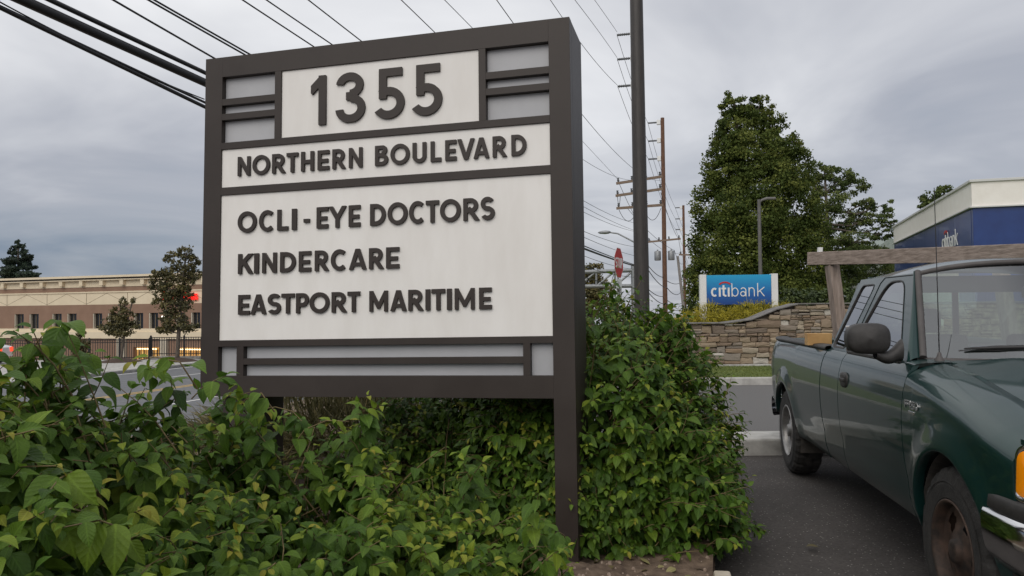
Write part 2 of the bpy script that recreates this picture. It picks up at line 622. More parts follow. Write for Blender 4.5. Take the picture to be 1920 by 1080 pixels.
g = sheet('ground', [-28.4, -20, -13, -12.2, -11.4, -10.6, -9.8, -9, -8.2, -7.2, -4, 0, 5, 10, 20, 40, 80, 160, 400, 900], tl, -0.06, M_dirt)
sheet('boulevard', [-28.3, -24, -20.5, -16, -12.8], tl, 0.0, M_road)
# lane paint
M_yel = mat('yellow_paint', (0.50, 0.30, 0.05), (0.60, 0.40, 0.10), scale=5, rough=0.7)
M_wp = mat('white_paint', (0.62, 0.62, 0.60), (0.75, 0.75, 0.73), scale=5, rough=0.7)
def strip(name, s0, s1, t0, t1, m, dz):
    n = max(2, int((t1 - t0) / 5) + 1)
    return sheet(name, [s0, s1], list(np.linspace(t0, t1, n)), dz, m)
for ds in (-20.85, -20.55):
    strip('yellow_line', ds - 0.06, ds + 0.06, 0, 140, M_yel, 0.006)
strip('edge_line', -13.35, -13.2, 0, 140, M_wp, 0.006)
strip('edge_line', -27.9, -27.75, 0, 140, M_wp, 0.006)
for k in range(14):
    for ds in (-24.3, -17.0):
        strip('lane_dash', ds - 0.06, ds + 0.06, 2 + k * 9.0, 5.2 + k * 9.0, M_wp, 0.006)
def poly(name, pts, m, kind='structure', z=None, depth=0.0, dz=0.0):
    mb = MB()
    n = len(pts)
    top = [(p[0], p[1], (p[2] if len(p) > 2 else z) + dz) for p in pts]
    if depth:
        bot = [(p[0], p[1], p[2] - depth) for p in top]
        mb.add(top + bot, [tuple(range(n))] + [((k + 1) % n, k, n + k, n + (k + 1) % n) for k in range(n)])
    else:
        mb.add(top, [tuple(range(n))])
    o = mb.build(name, m)
    return tag(o, kind=kind)
# sidewalk wedge across the boulevard and the lower car park beyond the fence
FY = 46.4
xe = (-28.35 + 0.27 * FY) / 0.963
xf = (-28.35 + 0.27 * -10) / 0.963
poly('sidewalk', [(xe, FY), (-75, FY), (-75, -10), (xf, -10)], M_conc, z=-1.15, depth=0.6)
xk = (-28.2 + 0.27 * FY) / 0.963
xl = (-28.2 + 0.27 * -10) / 0.963
poly('far_kerb', [(xk, FY), (xe, FY), (xf, -10), (xl, -10)], M_concd, z=-1.17, depth=0.25)
poly('lower_car_park', [(xe + 60, FY + 214), (-200, FY + 214), (-200, FY + 0.02), (xe + 0.02, FY + 0.02)], M_drive, z=-3.4)
# car park where the truck stands, the cross drive, kerbs, verge
k0 = gnd(1400, 850)
k1y = gnd(1400, 722).y + 0.05
poly('parking_lot', [(-1.5, -6), (40, -6), (40, 8.75), (-1.5, 8.75)], M_asph, z=-0.025)
poly('cross_drive', [(-2.2, 8.76), (40, 8.76), (40, k1y), (-2.2, k1y)], M_drive, z=0.0)

kp = bpy.data.objects.new('parking_kerb', None)
COL.objects.link(kp)
kp['kind'] = 'structure'
kp.location = (0.3, k0.y, 0)
for q in range(6):
    box('kerb_stone', (q * 1.52, 0, -0.2), (q * 1.52 + 1.512, 0.55, 0.15 + 0.003 * (q % 2)), M_conc, kp, 0.025)
k1 = gnd(1400, 722)
MB().box((-1.0, k1.y, -0.1), (40, k1.y + 0.16, 0.15)).build('verge_kerb', M_conc, bevel=0.025)
tag(bpy.data.objects['verge_kerb'], kind='structure')
VY0, VY1 = k1.y + 0.16, 19.15
poly('grass_verge', [(-1, VY0), (40, VY0), (40, 60), (-1, 60)], mat('turf_soil', (0.09, 0.125, 0.028), (0.13, 0.165, 0.045), scale=3, rough=0.9), z=0.13)
strip('drive_line', 2.3, 2.4, 13.2, 13.3, M_yel, 0.03) if False else None

def blades(name, x0, x1, y0, y1, z, n, h, m, label):
    X = RNG.uniform(x0, x1, n)
    Y = RNG.uniform(y0, y1, n)
    A = RNG.uniform(0, 2 * PI, n)
    H = RNG.uniform(.5, 1, n) * h
    LX, LY = RNG.normal(0, .4, n) * H, RNG.normal(0, .4, n) * H
    wd = 0.006
    V = np.empty((n, 3, 3))
    V[:, 0] = np.stack([X - np.cos(A) * wd, Y - np.sin(A) * wd, np.full(n, z)], 1)
    V[:, 1] = np.stack([X + np.cos(A) * wd, Y + np.sin(A) * wd, np.full(n, z)], 1)
    V[:, 2] = np.stack([X + LX, Y + LY, z + H], 1)
    me = npmesh(name, V.reshape(-1, 3), np.arange(n * 3).reshape(-1, 3))
    me.materials.append(m)
    return tag(link(name, me), label, 'grass', kind='stuff')

def npmesh(name, V, F, attr=None, uv=None, smooth=False):
    me = bpy.data.meshes.new(name)
    V = np.ascontiguousarray(V, dtype=np.float32)
    F = np.ascontiguousarray(F, dtype=np.int32)
    k = F.shape[1]
    me.vertices.add(len(V))
    me.vertices.foreach_set('co', V.ravel())
    me.loops.add(F.size)
    me.loops.foreach_set('vertex_index', F.ravel())
    me.polygons.add(len(F))
    me.polygons.foreach_set('loop_start', np.arange(len(F), dtype=np.int32) * k)
    me.polygons.foreach_set('loop_total', np.full(len(F), k, dtype=np.int32))
    if smooth:
        me.polygons.foreach_set('use_smooth', np.ones(len(F), dtype=bool))
    if attr is not None:
        a = me.attributes.new('tone', 'FLOAT', 'POINT')
        a.data.foreach_set('value', np.ascontiguousarray(attr, dtype=np.float32))
    if uv is not None:
        u = me.uv_layers.new(name='UVMap')
        u.data.foreach_set('uv', np.ascontiguousarray(uv[F.ravel()], dtype=np.float32).ravel())
    me.update()
    me.validate()
    return me
blades('verge_grass', 2.5, 12, VY0 + 0.02, VY1, 0.13, 30000, 0.045, M_grass, 'mown strip of green grass below the stone wall')

# planting bed under the sign
bed = [(1.10, 4.30), (1.45, 5.6), (1.75, 8.4), (-3.2, 8.4), (-5.5, 6), (-5.5, 0.9), (0.55, 0.9), (0.86, 3.0)]
nb = 46
P = []
def bed_z(x, y):
    return 0.105 + 0.02 * math.sin(x * 5 + y * 3) + 0.012 * math.sin(x * 17 - y * 13)
poly('planting_bed', [(x, y) for x, y in bed], M_mulch, z=0.06)
mbd = MB()
xs_ = np.linspace(-0.9, 1.08, 60)
ys_ = np.linspace(3.2, 6.2, 70)
def in_bed_x(y):
    return interp(y, [0.9, 3.0, 4.30, 5.6, 8.4], [0.55, 0.86, 1.09, 1.44, 1.74])
P = [[(-0.9 + (in_bed_x(y) + 0.9) * u, y, bed_z(-0.9 + (in_bed_x(y) + 0.9) * u, y) + random.uniform(-.008, .008)) for u in np.linspace(0, 1, 60)] for y in ys_]
o = mbd.grid(P, smooth=True, flip=True).build('bed_soil', M_dirt)
tag(o, kind='structure')
# edging of the bed
eg = MB()
E_ = [(in_bed_x(y), y) for y in (1.0, 2.2, 3.2, 4.26)]
for a, b in zip(E_[:-1], E_[1:]):
    d = Vector((b[0] - a[0], b[1] - a[1], 0)).normalized()
    n_ = Vector((d.y, -d.x, 0)) * 0.09
    eg.add([(a[0], a[1], -.05), (b[0], b[1], -.05), (b[0] + n_.x, b[1] + n_.y, -.05), (a[0] + n_.x, a[1] + n_.y, -.05), (a[0], a[1], .13), (b[0], b[1], .13), (b[0] + n_.x, b[1] + n_.y, .13), (a[0] + n_.x, a[1] + n_.y, .13)],
           [(0, 3, 2, 1), (4, 5, 6, 7), (0, 1, 5, 4), (1, 2, 6, 5), (2, 3, 7, 6), (3, 0, 4, 7)])
tag(eg.build('bed_kerb', mat('pale_edging', (0.40, 0.35, 0.27), (0.55, 0.49, 0.40), scale=12, rough=0.9, bump=0.3), bevel=0.012), kind='structure')
# pebbles on the soil
mp_ = MB()
for k in range(240):
    y = random.uniform(3.3, 5.0)
    x = random.uniform(0.25, in_bed_x(y) - 0.02)
    r = random.uniform(0.004, 0.015)
    z = bed_z(x, y)
    a = random.uniform(0, 6)
    vs = [(x + r * math.cos(a + q * PI / 3) * random.uniform(.7, 1.2), y + r * math.sin(a + q * PI / 3) * random.uniform(.7, 1.2), z - 0.002) for q in range(6)]
    vs += [(x + .5 * (v[0] - x), y + .5 * (v[1] - y), z + r * .8) for v in vs]
    mp_.add(vs, [(q, (q + 1) % 6, 6 + (q + 1) % 6, 6 + q) for q in range(6)] + [tuple(range(6, 12))])
o = mp_.build('pebbles', mat('pebble', (0.20, 0.14, 0.10), (0.38, 0.30, 0.24), scale=30, rough=0.85))
tag(o, 'small pale pebbles scattered over the bare soil', 'pebbles', kind='stuff')

# ------------------------------------------------------------------ the big monument sign
def big_sign():
    yaw, pit, rol, X, Z = 0.25184716, 0.04024675, 0.01275519, 0.36372141, 1.03771934
    ex = Vector((math.cos(yaw), -math.sin(yaw), 0))
    ey = Vector((math.sin(yaw), math.cos(yaw), 0))
    ez = Vector((0, 0, 1)) * math.cos(pit) + ey * math.sin(pit)
    ax = math.cos(rol) * ex + math.sin(rol) * ez
    az = math.cos(rol) * ez - math.sin(rol) * ex
    ay = az.cross(ax)
    o0 = Vector((X, 4.5, Z))
    base = Vector((-1.25, 0.21, -0.98))          # base of the thing in sign coordinates
    T = thing('monument_sign', 'large dark bronze sign cabinet on posts reading 1355 Northern Boulevard', 'sign')
    R = Matrix(((ax.x, ay.x, az.x), (ax.y, ay.y, az.y), (ax.z, ay.z, az.z)))
    loc = o0 + R @ base
    T.matrix_world = Matrix.Translation(loc) @ R.to_4x4()
    def B(name, u0, u1, v0, v1, w0, w1, m, bev=0.0):
        return box(name, (u0 - base.x, w0 - base.y, v0 - base.z), (u1 - base.x, w1 - base.y, v1 - base.z), m, T, bev)
    u = {'L': -2.509, 'R': 0.0, 'a': -2.378, 'b': -1.98, 'c': -0.527, 'd': -0.13, 'n0': -1.933, 'n1': -0.572, 'p': -2.24, 'q': -2.189, 'r': -0.311, 's': -0.268}
    v = {'B': 0.0, 'T': 2.279, 'bb': 1.385, 'bt': 1.644, 'cab': 0.246, 'cb': 0.133, 'cbt': 0.206, 'ct': 0.324, 'mb': 0.365, 'mt': 1.334, 'r1b': 1.989, 'r1t': 2.141, 'r2b': 1.887, 'r2t': 1.945, 'r3b': 1.689, 'r3t': 1.844}
    FT = 0.034
    bz = 0.001
    B('cabinet', u['L'] + .002, u['d'] - .0005, .002, v['T'] - .002, 0.0655, 0.43, M_bronze, 0.004)
    B('stile', u['L'], u['a'], 0, v['T'], 0, 0.065, M_bronze, bz)
    B('stile', u['d'], u['R'], -1.10, v['T'], 0, 0.065, M_bronze, bz)
    B('post', u['d'] + .0, u['R'], -1.10, v['T'], 0.0655, 0.43, M_bronze, 0.004)
    B('post', u['L'] + .13, u['L'] + .38, -1.10, -0.0005, 0.06, 0.40, M_bronze, 0.004)
    a, d = u['a'], u['d']
    for v0, v1 in ((v['r1t'], v['T']), (v['bt'], v['r3b']), (v['mt'], v['bb']), (v['ct'], v['mb']), (0, v['cb'])):
        B('rail', a, d, v0, v1, 0.0, 0.065, M_bronze, bz)
    B('mullion', u['b'], u['n0'], v['r3b'], v['r1t'], 0.0005, 0.065, M_bronze, bz)
    B('mullion', u['n1'], u['c'], v['r3b'], v['r1t'], 0.0005, 0.065, M_bronze, bz)
    for u0, u1 in ((a, u['b']), (u['c'], d)):
        B('slat', u0, u1, v['r2t'], v['r1b'], 0.001, 0.065, M_bronze, bz)
        B('slat', u0, u1, v['r3t'], v['r2b'], 0.001, 0.065, M_bronze, bz)
        for v0, v1 in ((v['r1b'], v['r1t']), (v['r2b'], v['r2t']), (v['r3b'], v['r3t'])):
            B('grey_panel', u0 + .001, u1 - .001, v0 + .001, v1 - .001, 0.042, 0.064, M_cell)
    B('mullion', u['p'], u['q'], v['cb'], v['ct'], 0.0005, 0.065, M_bronze, bz)
    B('mullion', u['r'], u['s'], v['cb'], v['ct'], 0.0005, 0.065, M_bronze, bz)
    B('slat', u['q'], u['r'], v['cbt'], v['cab'], 0.001, 0.065, M_bronze, bz)
    for u0, u1, v0, v1 in ((a, u['p'], v['cb'], v['ct']), (u['s'], d, v['cb'], v['ct']), (u['q'], u['r'], v['cab'], v['ct']), (u['q'], u['r'], v['cb'], v['cbt'])):
        B('grey_panel', u0 + .001, u1 - .001, v0 + .001, v1 - .001, 0.042, 0.064, M_cell)
    WF = 0.012
    B('white_panel', u['n0'] + .001, u['n1'] - .001, v['r3b'] + .001, v['r1t'] - .001, WF, 0.064, M_white)
    B('white_panel', a + .001, d - .001, v['bb'] + .001, v['bt'] - .001, WF, 0.064, M_white)
    B('white_panel', a + .001, d - .001, v['mb'] + .001, v['mt'] - .001, WF, 0.064, M_white)
    DEP = 0.015
    def line(txt, boxes, v0, v1, t, over=0.012):
        for ch, (x0, x1) in zip(txt, boxes):
            h = v1 - v0
            y0 = v0
            if ch in 'OCS':
                h *= 1.03
                y0 -= .015 * (v1 - v0)
            M = Matrix.Translation((x0 - base.x, WF - base.y, y0 - base.z)) @ Matrix.Rotation(PI / 2, 4, 'X')
            letter('letter' if not ch.isdigit() else 'digit', ch, round(x1 - x0 - 0.0, 3), h, t if ch != '-' else .030, DEP, M_bronze, T, M, 100, 0.0007)
    line('1355', [(-1.714, -1.606), (-1.538, -1.330), (-1.268, -1.061), (-1.014, -0.809)], 1.752, 2.080, 0.053)
    line('NORTHERNBOULEVARD', [(-2.25, -2.157), (-2.139, -2.011), (-1.993, -1.897), (-1.887, -1.804), (-1.782, -1.69), (-1.663, -1.581), (-1.558, -1.466), (-1.442, -1.349), (-1.261, -1.172), (-1.156, -1.027), (-1.007, -0.916), (-0.887, -0.818), (-0.791, -0.718), (-0.711, -0.602), (-0.607, -0.508), (-0.486, -0.396), (-0.368, -0.274)], 1.455, 1.584, 0.0248)
    line('OCLI-EYEDOCTORS', [(-2.244, -2.105), (-2.085, -1.97), (-1.951, -1.873), (-1.845, -1.811), (-1.76, -1.718), (-1.667, -1.586), (-1.583, -1.460), (-1.442, -1.362), (-1.294, -1.189), (-1.175, -1.042), (-1.031, -0.923), (-0.92, -0.834), (-0.827, -0.693), (-0.676, -0.574), (-0.566, -0.477)], 1.075, 1.213, 0.0265)
    line('KINDERCARE', [(-2.237, -2.128), (-2.117, -2.085), (-2.058, -1.954), (-1.927, -1.816), (-1.792, -1.706), (-1.678, -1.580), (-1.565, -1.452), (-1.438, -1.321), (-1.301, -1.203), (-1.185, -1.098)], 0.800, 0.933, 0.0265)
    line('EASTPORTMARITIME', [(-2.232, -2.148), (-2.139, -2.027), (-2.015, -1.92), (-1.915, -1.822), (-1.809, -1.72), (-1.713, -1.575), (-1.558, -1.454), (-1.448, -1.363), (-1.298, -1.175), (-1.156, -1.051), (-1.037, -0.939), (-0.924, -0.894), (-0.885, -0.797), (-0.785, -0.755), (-0.735, -0.609), (-0.58, -0.501)], 0.532, 0.6625, 0.0262)
big_sign()
WSF = True
# ------------------------------------------------------------------ pickup truck
def glass_mat(name, tint, gloss=0.03, rough=0.0, ior=1.5):
    m = bpy.data.materials.new(name)
    m.use_nodes = True
    N = m.node_tree.nodes
    K = m.node_tree.links
    N.clear()
    out = N.new('ShaderNodeOutputMaterial')
    tr = N.new('ShaderNodeBsdfTransparent')
    tr.inputs[0].default_value = (*tint, 1)
    gl = N.new('ShaderNodeBsdfGlossy')
    gl.inputs['Roughness'].default_value = rough
    gl.inputs['Color'].default_value = (.95, .97, 1, 1)
    fr = N.new('ShaderNodeFresnel')
    fr.inputs[0].default_value = ior
    ad = N.new('ShaderNodeMath')
    ad.operation = 'ADD'
    ad.use_clamp = True
    ad.inputs[1].default_value = gloss
    K.new(fr.outputs[0], ad.inputs[0])
    mx = N.new('ShaderNodeMixShader')
    K.new(ad.outputs[0], mx.inputs[0])
    K.new(tr.outputs[0], mx.inputs[1])
    K.new(gl.outputs[0], mx.inputs[2])
    K.new(mx.outputs[0], out.inputs[0])
    return m
M_side_glass = glass_mat('side_glass', (0.22, 0.27, 0.27), 0.20)
M_wind = glass_mat('windscreen_glass', (0.74, 0.85, 0.81), 0.12)
M_dark_glass = glass_mat('dark_glass', (0.04, 0.045, 0.05), 0.05)
M_paint = mat('green_paint', (0.004, 0.028, 0.026), (0.006, 0.034, 0.031), scale=2, rough=0.40, metal=0.25, coat=0.7, croughn=0.05, spec=0.3)
M_chrome = mat('chrome', (0.62, 0.62, 0.63), rough=0.12, metal=1.0, rvar=0.08, scale=6)
M_steel = mat('wheel_steel', (0.22, 0.215, 0.21), (0.36, 0.35, 0.34), scale=10, rough=0.42, metal=0.7)
M_rust = mat('rusty_wheel', (0.030, 0.023, 0.019), (0.10, 0.062, 0.045), scale=12, rough=0.7, metal=0.3)
M_tyre = mat('tyre_rubber', (0.016, 0.015, 0.014), (0.036, 0.033, 0.030), scale=14, rough=0.85, bump=0.2, bscale=90)
M_amber = mat('amber_lens', (0.85, 0.27, 0.005), rough=0.18, coat=0.6, emit=(0.9, 0.25, 0.0), estr=0.10)
M_lens = mat('clear_lens', (0.62, 0.64, 0.66), rough=0.08, metal=0.4, coat=1.0)
M_taill = mat('red_lens', (0.30, 0.008, 0.006), rough=0.15, coat=0.8)
M_well = mat('wheel_well', (0.045, 0.041, 0.036), (0.10, 0.09, 0.08), scale=9, rough=0.95)
M_under = mat('underbody', (0.012, 0.012, 0.012), rough=0.9)
M_inter = mat('cab_interior', (0.045, 0.047, 0.048), (0.07, 0.072, 0.07), scale=10, rough=0.9)
M_trim = mat('grey_trim', (0.062, 0.055, 0.053), (0.085, 0.077, 0.074), scale=10, rough=0.6)
M_seam = mat('seam_black', (0.004, 0.005, 0.005), rough=0.9)

def rounded(pts, r, n=5):
    out = []
    m = len(pts)
    for i in range(m):
        p0, p, p1 = Vector(pts[i - 1]), Vector(pts[i]), Vector(pts[(i + 1) % m])
        a, b = (p0 - p), (p1 - p)
        rr = min(r if not isinstance(r, (list, tuple)) else r[i], a.length * .45, b.length * .45)
        q0, q1 = p + a.normalized() * rr, p + b.normalized() * rr
        for k in range(n + 1):
            t = k / n
            out.append(tuple((1 - t) ** 2 * q0 + 2 * t * (1 - t) * p + t * t * q1))
    return out

def truck():
    tx, ty, yaw = 2.08515018, 3.7908324, 0.14319225
    c_, s_ = math.cos(yaw), math.sin(yaw)
    T = thing('pickup_truck', 'dark green extended cab pickup truck parked on asphalt beside the bushes', 'pickup truck', (tx + .97 * c_, ty - .97 * s_, 0), PI / 2 - yaw)
    ARCH = ((-0.05, 0.405, 0.445), (3.72, 0.395, 0.445))
    def ys(x, z):
        y = interp(z, [.33, .385, .48, .6, .8, .95, 1.08, 1.16, 1.21, 1.245], [.86, .905, .935, .955, .974, .978, .966, .946, .922, .885])
        if x < -.3:
            y -= .028 * ((-.3 - x) / .4) ** 2
        if x > 4.2:
            y -= .05 * ((x - 4.2) / .4) ** 2
        # door scallop between lower crease lines
        y -= .010 * math.exp(-((z - .60) / .05) ** 2) * smooth(.4, .6, x) * (1 - smooth(3.0, 3.25, x))
        for xc, zc, R in ARCH:
            r = math.hypot(x - xc, z - zc)
            if r < R + .16:
                q = max(0, (r - R) / .16)
                y += .026 * (1 - q) ** 2 * (1 + 2 * q)
        return y
    def zlow(x, sill):
        z = sill
        for xc, zc, R in ARCH:
            if abs(x - xc) < R:
                z = max(z, zc + math.sqrt(R * R - (x - xc) ** 2))
        return z
    zse = lambda x: interp(x, [-.92, -.72, -.5, -.2, .2, .6, .75], [.955, 1.005, 1.062, 1.132, 1.205, 1.250, 1.256])
    def xcols(x0, x1, arch=None, step=.06):
        xs = set(np.round(np.linspace(x0, x1, max(2, int((x1 - x0) / step) + 1)), 4))
        if arch:
            xc, zc, R = arch
            xs = {x for x in xs if abs(x - xc) > R * 1.02}
            for k in range(29):
                a = PI * k / 28
                xs.add(round(xc - R * math.cos(a), 4))
        return sorted(x for x in xs if x0 - 1e-6 <= x <= x1 + 1e-6)
    def panel(name, x0, x1, sill, ztop, arch=None, roll=None, nrow=16, side=1, m=M_paint):
        xs = xcols(x0, x1, arch)
        P = []
        for x in xs:
            zl, zt = zlow(x, sill(x) if callable(sill) else sill), ztop(x)
            col = []
            y0 = ys(x, zl)
            col.append((x, side * (y0 - .05), zl + .004))
            col.append((x, side * (y0 - .004), zl))
            for k in range(nrow + 1):
                z = zl + .006 + (zt - zl - .006) * k / nrow
                col.append((x, side * ys(x, z), z))
            if roll:
                yr, zr = roll(x)
                ya = col[-1][1] * side
                for k in range(1, 9):
                    a = PI / 2 * k / 8
                    col.append((x, side * (yr + (ya - yr) * math.cos(a)), zt + (zr - zt) * math.sin(a)))
                col.append((x, side * (yr - .002), zr - .03))
            P.append(col)
        mb = MB().grid(P, flip=(side > 0))
        # folded front and rear edges
        for col, fl in ((P[0], side < 0), (P[-1], side > 0)):
            mb.grid([col, [(p[0], p[1] - side * .03, p[2]) for p in col]], smooth=False, flip=fl)
        return mb.build(name, m, T)
    for side in (1, -1):
        fe = panel('front_fender', -.66, .521, .375, lambda x: zse(x) - .115, ARCH[0], lambda x: (.712, zse(x)), side=side)
        if side > 0:
            for ch, x1 in zip('F150', (.470, .413, .380, .326)):
                M = Matrix.Translation((x1, ys(.4, 1.025) + .001, 1.003)) @ Matrix.Rotation(PI, 4, 'Z') @ Matrix.Rotation(PI / 2, 4, 'X')
                letter('emblem_letter', ch, .05 if ch != '1' else .026, .044, .0075, .005, M_chrome, fe, M, 40)
            box('emblem_plate', (.33, ys(.4, .985) - .004, .978), (.41, ys(.4, .985) + .004, .994), M_chrome, fe, .002)
        P = []
        for x in np.linspace(.522, .66, 6):
            yr, zz = .712, zse(x)
            ya = ys(x, 1.229)
            P.append([(x, side * (yr + (ya - yr) * math.cos(a)), 1.229 + (zz + .004 - 1.229) * math.sin(a)) for a in np.linspace(0, PI / 2, 9)] + [(x, side * .62, zz - .01)])
        MB().grid(P, flip=side > 0).build('cowl_side', M_paint, T)
        d_ = panel('door', .531, 1.815, .388, lambda x: 1.228, None, None, side=side)
        if side > 0:
            # handle: recess cup and flap
            hy = ys(1.66, 1.04)
            M = Matrix.Translation((1.665, hy - .004, 1.045)) @ Matrix.Rotation(-PI / 2, 4, 'X')
            mb = MB()
            prof = [(.0, .018), (.6, .018), (.9, .014), (1.0, .004), (1.0, 0)]
            out = [(math.copysign(abs(math.cos(a)) ** .6, math.cos(a)) * .085, math.copysign(abs(math.sin(a)) ** .6, math.sin(a)) * .055) for a in np.linspace(0, 2 * PI, 24, endpoint=False)]
            P = [[tuple(M @ Vector((x * r, y * r, z))) for x, y in out + out[:1]] for r, z in prof]
            mb.grid(P)
            mb.build('handle', M_rubber, d_)
            MB().box((1.61, hy + .008, 1.035), (1.72, hy + .022, 1.06)).build('handle_flap', M_rubber, d_, .008)
        panel('cab_corner', 1.825, 2.325, .388, lambda x: 1.228, None, None, side=side)
        panel('bed_side', 2.345, 4.56, lambda x: interp(x, [2.3, 3.2, 4.15, 4.6], [.38, .38, .50, .55]), lambda x: 1.226, ARCH[1], None, nrow=18, side=side)
        # rail cap and bed inner wall
        mb = MB()
        prof = [(.865, 1.225), (.925, 1.222), (.930, 1.238), (.918, 1.252), (.86, 1.258), (.80, 1.252), (.79, 1.20), (.80, .78)]
        P = []
        for x in np.linspace(2.345, 4.56, 22):
            off = ys(x, 1.2) - .925
            P.append([(x, side * (y + off - .003), z) for y, z in prof])
        mb.grid(P, flip=side > 0)
        mb.build('bed_rail', M_rubber, T)
        # belt moulding and splash liner
        for xc, zc, R in ARCH:
            mb = MB()
            P = [[(xc - (R + .004) * math.cos(a), side * y, zc + (R + .004) * math.sin(a)) for y in (.925, .80, .66)] for a in np.linspace(-.35, PI + .35, 30)]
            mb.grid(P, flip=side < 0)
            n = len(P)
            ce = (xc, side * .66, zc)
            mb.add([ce] + [p[2] for p in P], [(0, k + 1, k + 2) for k in range(n - 1)])
            mb.build('wheel_well', M_well, T)
    # underbody, bed floor and walls, tailgate
    MB().box((.45, -.86, .38), (3.22, .86, .60)).box((-.62, -.62, .36), (4.25, .62, .62)).box((-.55, -.6, .62), (.40, .6, 1.0)).build('underbody', M_under, T)
    for x in (-.05, 3.72):
        MB().tube([(x, -.70, .38), (x, .70, .38)], .06, 10).build('axle', M_under, T)
    MB().box((2.36, -.80, .62), (4.54, .80, .76)).build('bed_floor', M_under, T)
    MB().box((2.345, -.86, .62), (2.375, .86, 1.22)).build('bed_front_wall', M_paint, T)
    tg = MB().box((4.545, -.84, .62), (4.60, .84, 1.235)).build('tailgate', M_paint, T, .02)
    MB().box((4.59, -.14, 1.03), (4.61, .14, 1.12)).build('handle', M_rubber, tg, .01)
    for side in (1, -1):
        MB().box((4.53, side * .845 if side > 0 else -.912, .72), (4.585, .912 if side > 0 else -.845, 1.14)).build('tail_lamp', M_taill, T, .02)
    mb = MB()
    P = []
    for y in np.linspace(-.93, .93, 21):
        x = 4.78 - .18 * abs(y / .93) ** 4
        P.append([(x - .10, y, .60), (x, y, .615), (x + .025, y, .56), (x + .02, y, .50), (x - .03, y, .43), (x - .1, y, .42)])
    mb.grid(P, flip=True)
    mb.build('rear_bumper', M_chrome, T)
    # ---------------- hood, cowl
    xh = lambda y: .36 + .25 * (y / .70) ** 2
    P = []
    for u in np.linspace(0, 1, 26):
        row = []
        for y in np.linspace(-.702, .702, 29):
            x = -.90 + .16 * abs(y / .70) ** 3 + (xh(y) + .90 - .16 * abs(y / .70) ** 3) * u
            e = 1 - abs(y / .702) ** 2.2
            z = zse(x) + .045 * e - .002 + .012 * math.exp(-((abs(y) - .42) / .10) ** 2) * smooth(0, .3, u)
            if abs(y) > .70:
                z = zse(x) - .006
            row.append((x, y, z))
        P.append(row)
    mb = MB().grid(P)
    mb.grid([P[0], [(p[0] + .02, p[1], p[2] - .05) for p in P[0]]], flip=True)
    hood = mb.build('hood', M_paint, T)
    xb = lambda y: .47 + .225 * (y / .76) ** 2
    P = []
    for y in np.linspace(-.80, .80, 25):
        yy = max(-.70, min(.70, y))
        P.append([(xh(yy) - .03, y * .95, zse(.5) - .02), (xh(yy) + .02, y * .97, 1.245), (xb(y) - .015, y, 1.262), (xb(y) + .05, y, 1.25)])
    cowl = MB().grid(P, flip=True).build('cowl', M_trim, T)
    mb = MB()
    for y in np.linspace(.02, .50, 26):
        mb.box((xh(y) + .045, y - .006, 1.25), (xb(y) - .035, y + .006, 1.263))
    mb.build('cowl_vent', M_seam, cowl)
    # ---------------- greenhouse
    ZB, ZT, YB, YT = 1.228, 1.765, .895, .68
    yg = lambda z: YB + (YT - YB) * (z - ZB) / (ZT - ZB)
    xt = lambda y: .98 + .15 * (y / .655) ** 2
    zr = lambda y: 1.765 + .060 * (1 - abs(y / .68) ** 3.2)
    outline = [(.655, ZB), (1.135, ZT), (2.225, ZT), (2.325, ZB)]
    win1 = rounded([(.80, 1.262), (1.245, 1.722), (1.575, 1.722), (1.80, 1.262)], [.03, .10, .13, .03], 6)
    win2 = rounded([(1.955, 1.255), (1.825, 1.715), (2.125, 1.715), (2.275, 1.255)], [.05, .06, .05, .05], 6)
    from mathutils.geometry import tessellate_polygon
    outp = []
    for a, b in zip(outline, outline[1:] + outline[:1]):
        for k in range(8):
            outp.append((a[0] + (b[0] - a[0]) * k / 8, a[1] + (b[1] - a[1]) * k / 8))
    for side in (1, -1):
        loops = [outp, win1[::-1], win2[::-1]]
        allp = [p for l in loops for p in l]
        tri = tessellate_polygon([[Vector((p[0], p[1], 0)) for p in l] for l in loops])
        vs = [(p[0], side * yg(p[1]), p[1]) for p in allp]
        mb = MB()
        fs = []
        for t in tri:
            a, b, c = (Vector(vs[i]) for i in t)
            n = (b - a).cross(c - a)
            fs.append(t if n.y * side > 0 else t[::-1])
        mb.add(vs, fs)
        inn = [(p[0], side * (yg(p[1]) - .05), p[1] - .01) for p in allp]
        mb.add(inn, [f[::-1] for f in fs])
        fr = mb.build('cab_frame', M_paint, T)
        for nm, w in (('door_window', win1), ('quarter_window', win2)):
            n = len(w)
            mb = MB()
            mb.add([(p[0], side * (yg(p[1]) + .001), p[1]) for p in w] + [(p[0], side * (yg(p[1]) - .045), p[1]) for p in w], [(k, (k + 1) % n, n + (k + 1) % n, n + k) for k in range(n)])
            ce = Vector((sum(p[0] for p in w) / n, sum(p[1] for p in w) / n))
            gasket = [tuple(ce + (Vector(p) - ce) * 1.035) for p in w]
            gin = [tuple(ce + (Vector(p) - ce) * .97) for p in w]
            mb.grid([[(p[0], side * (yg(p[1]) + .003), p[1]) for p in gasket + gasket[:1]], [(p[0], side * (yg(p[1]) + .003), p[1]) for p in w + w[:1]], [(p[0], side * (yg(p[1]) - .010), p[1]) for p in gin + gin[:1]]], smooth=False)
            mb.build('window_seal', M_rubber, fr)
            mb = MB()
            mb.add([(p[0], side * (yg(p[1]) - .008), p[1]) for p in w], [tuple(range(n)) if side > 0 else tuple(range(n))[::-1]])
            mb.build(nm, M_side_glass, fr)
        # door shut line in the frame, belt moulding
        MB().tube([(1.82, side * (yg(1.232) + .0005), 1.232), (1.715, side * (yg(1.72) + .0005), 1.72), (1.66, side * (yg(1.757) + .0005), 1.757), (1.10, side * (yg(1.755) + .0005), 1.753)], .0035, 6).build('shut_line', M_seam, fr)
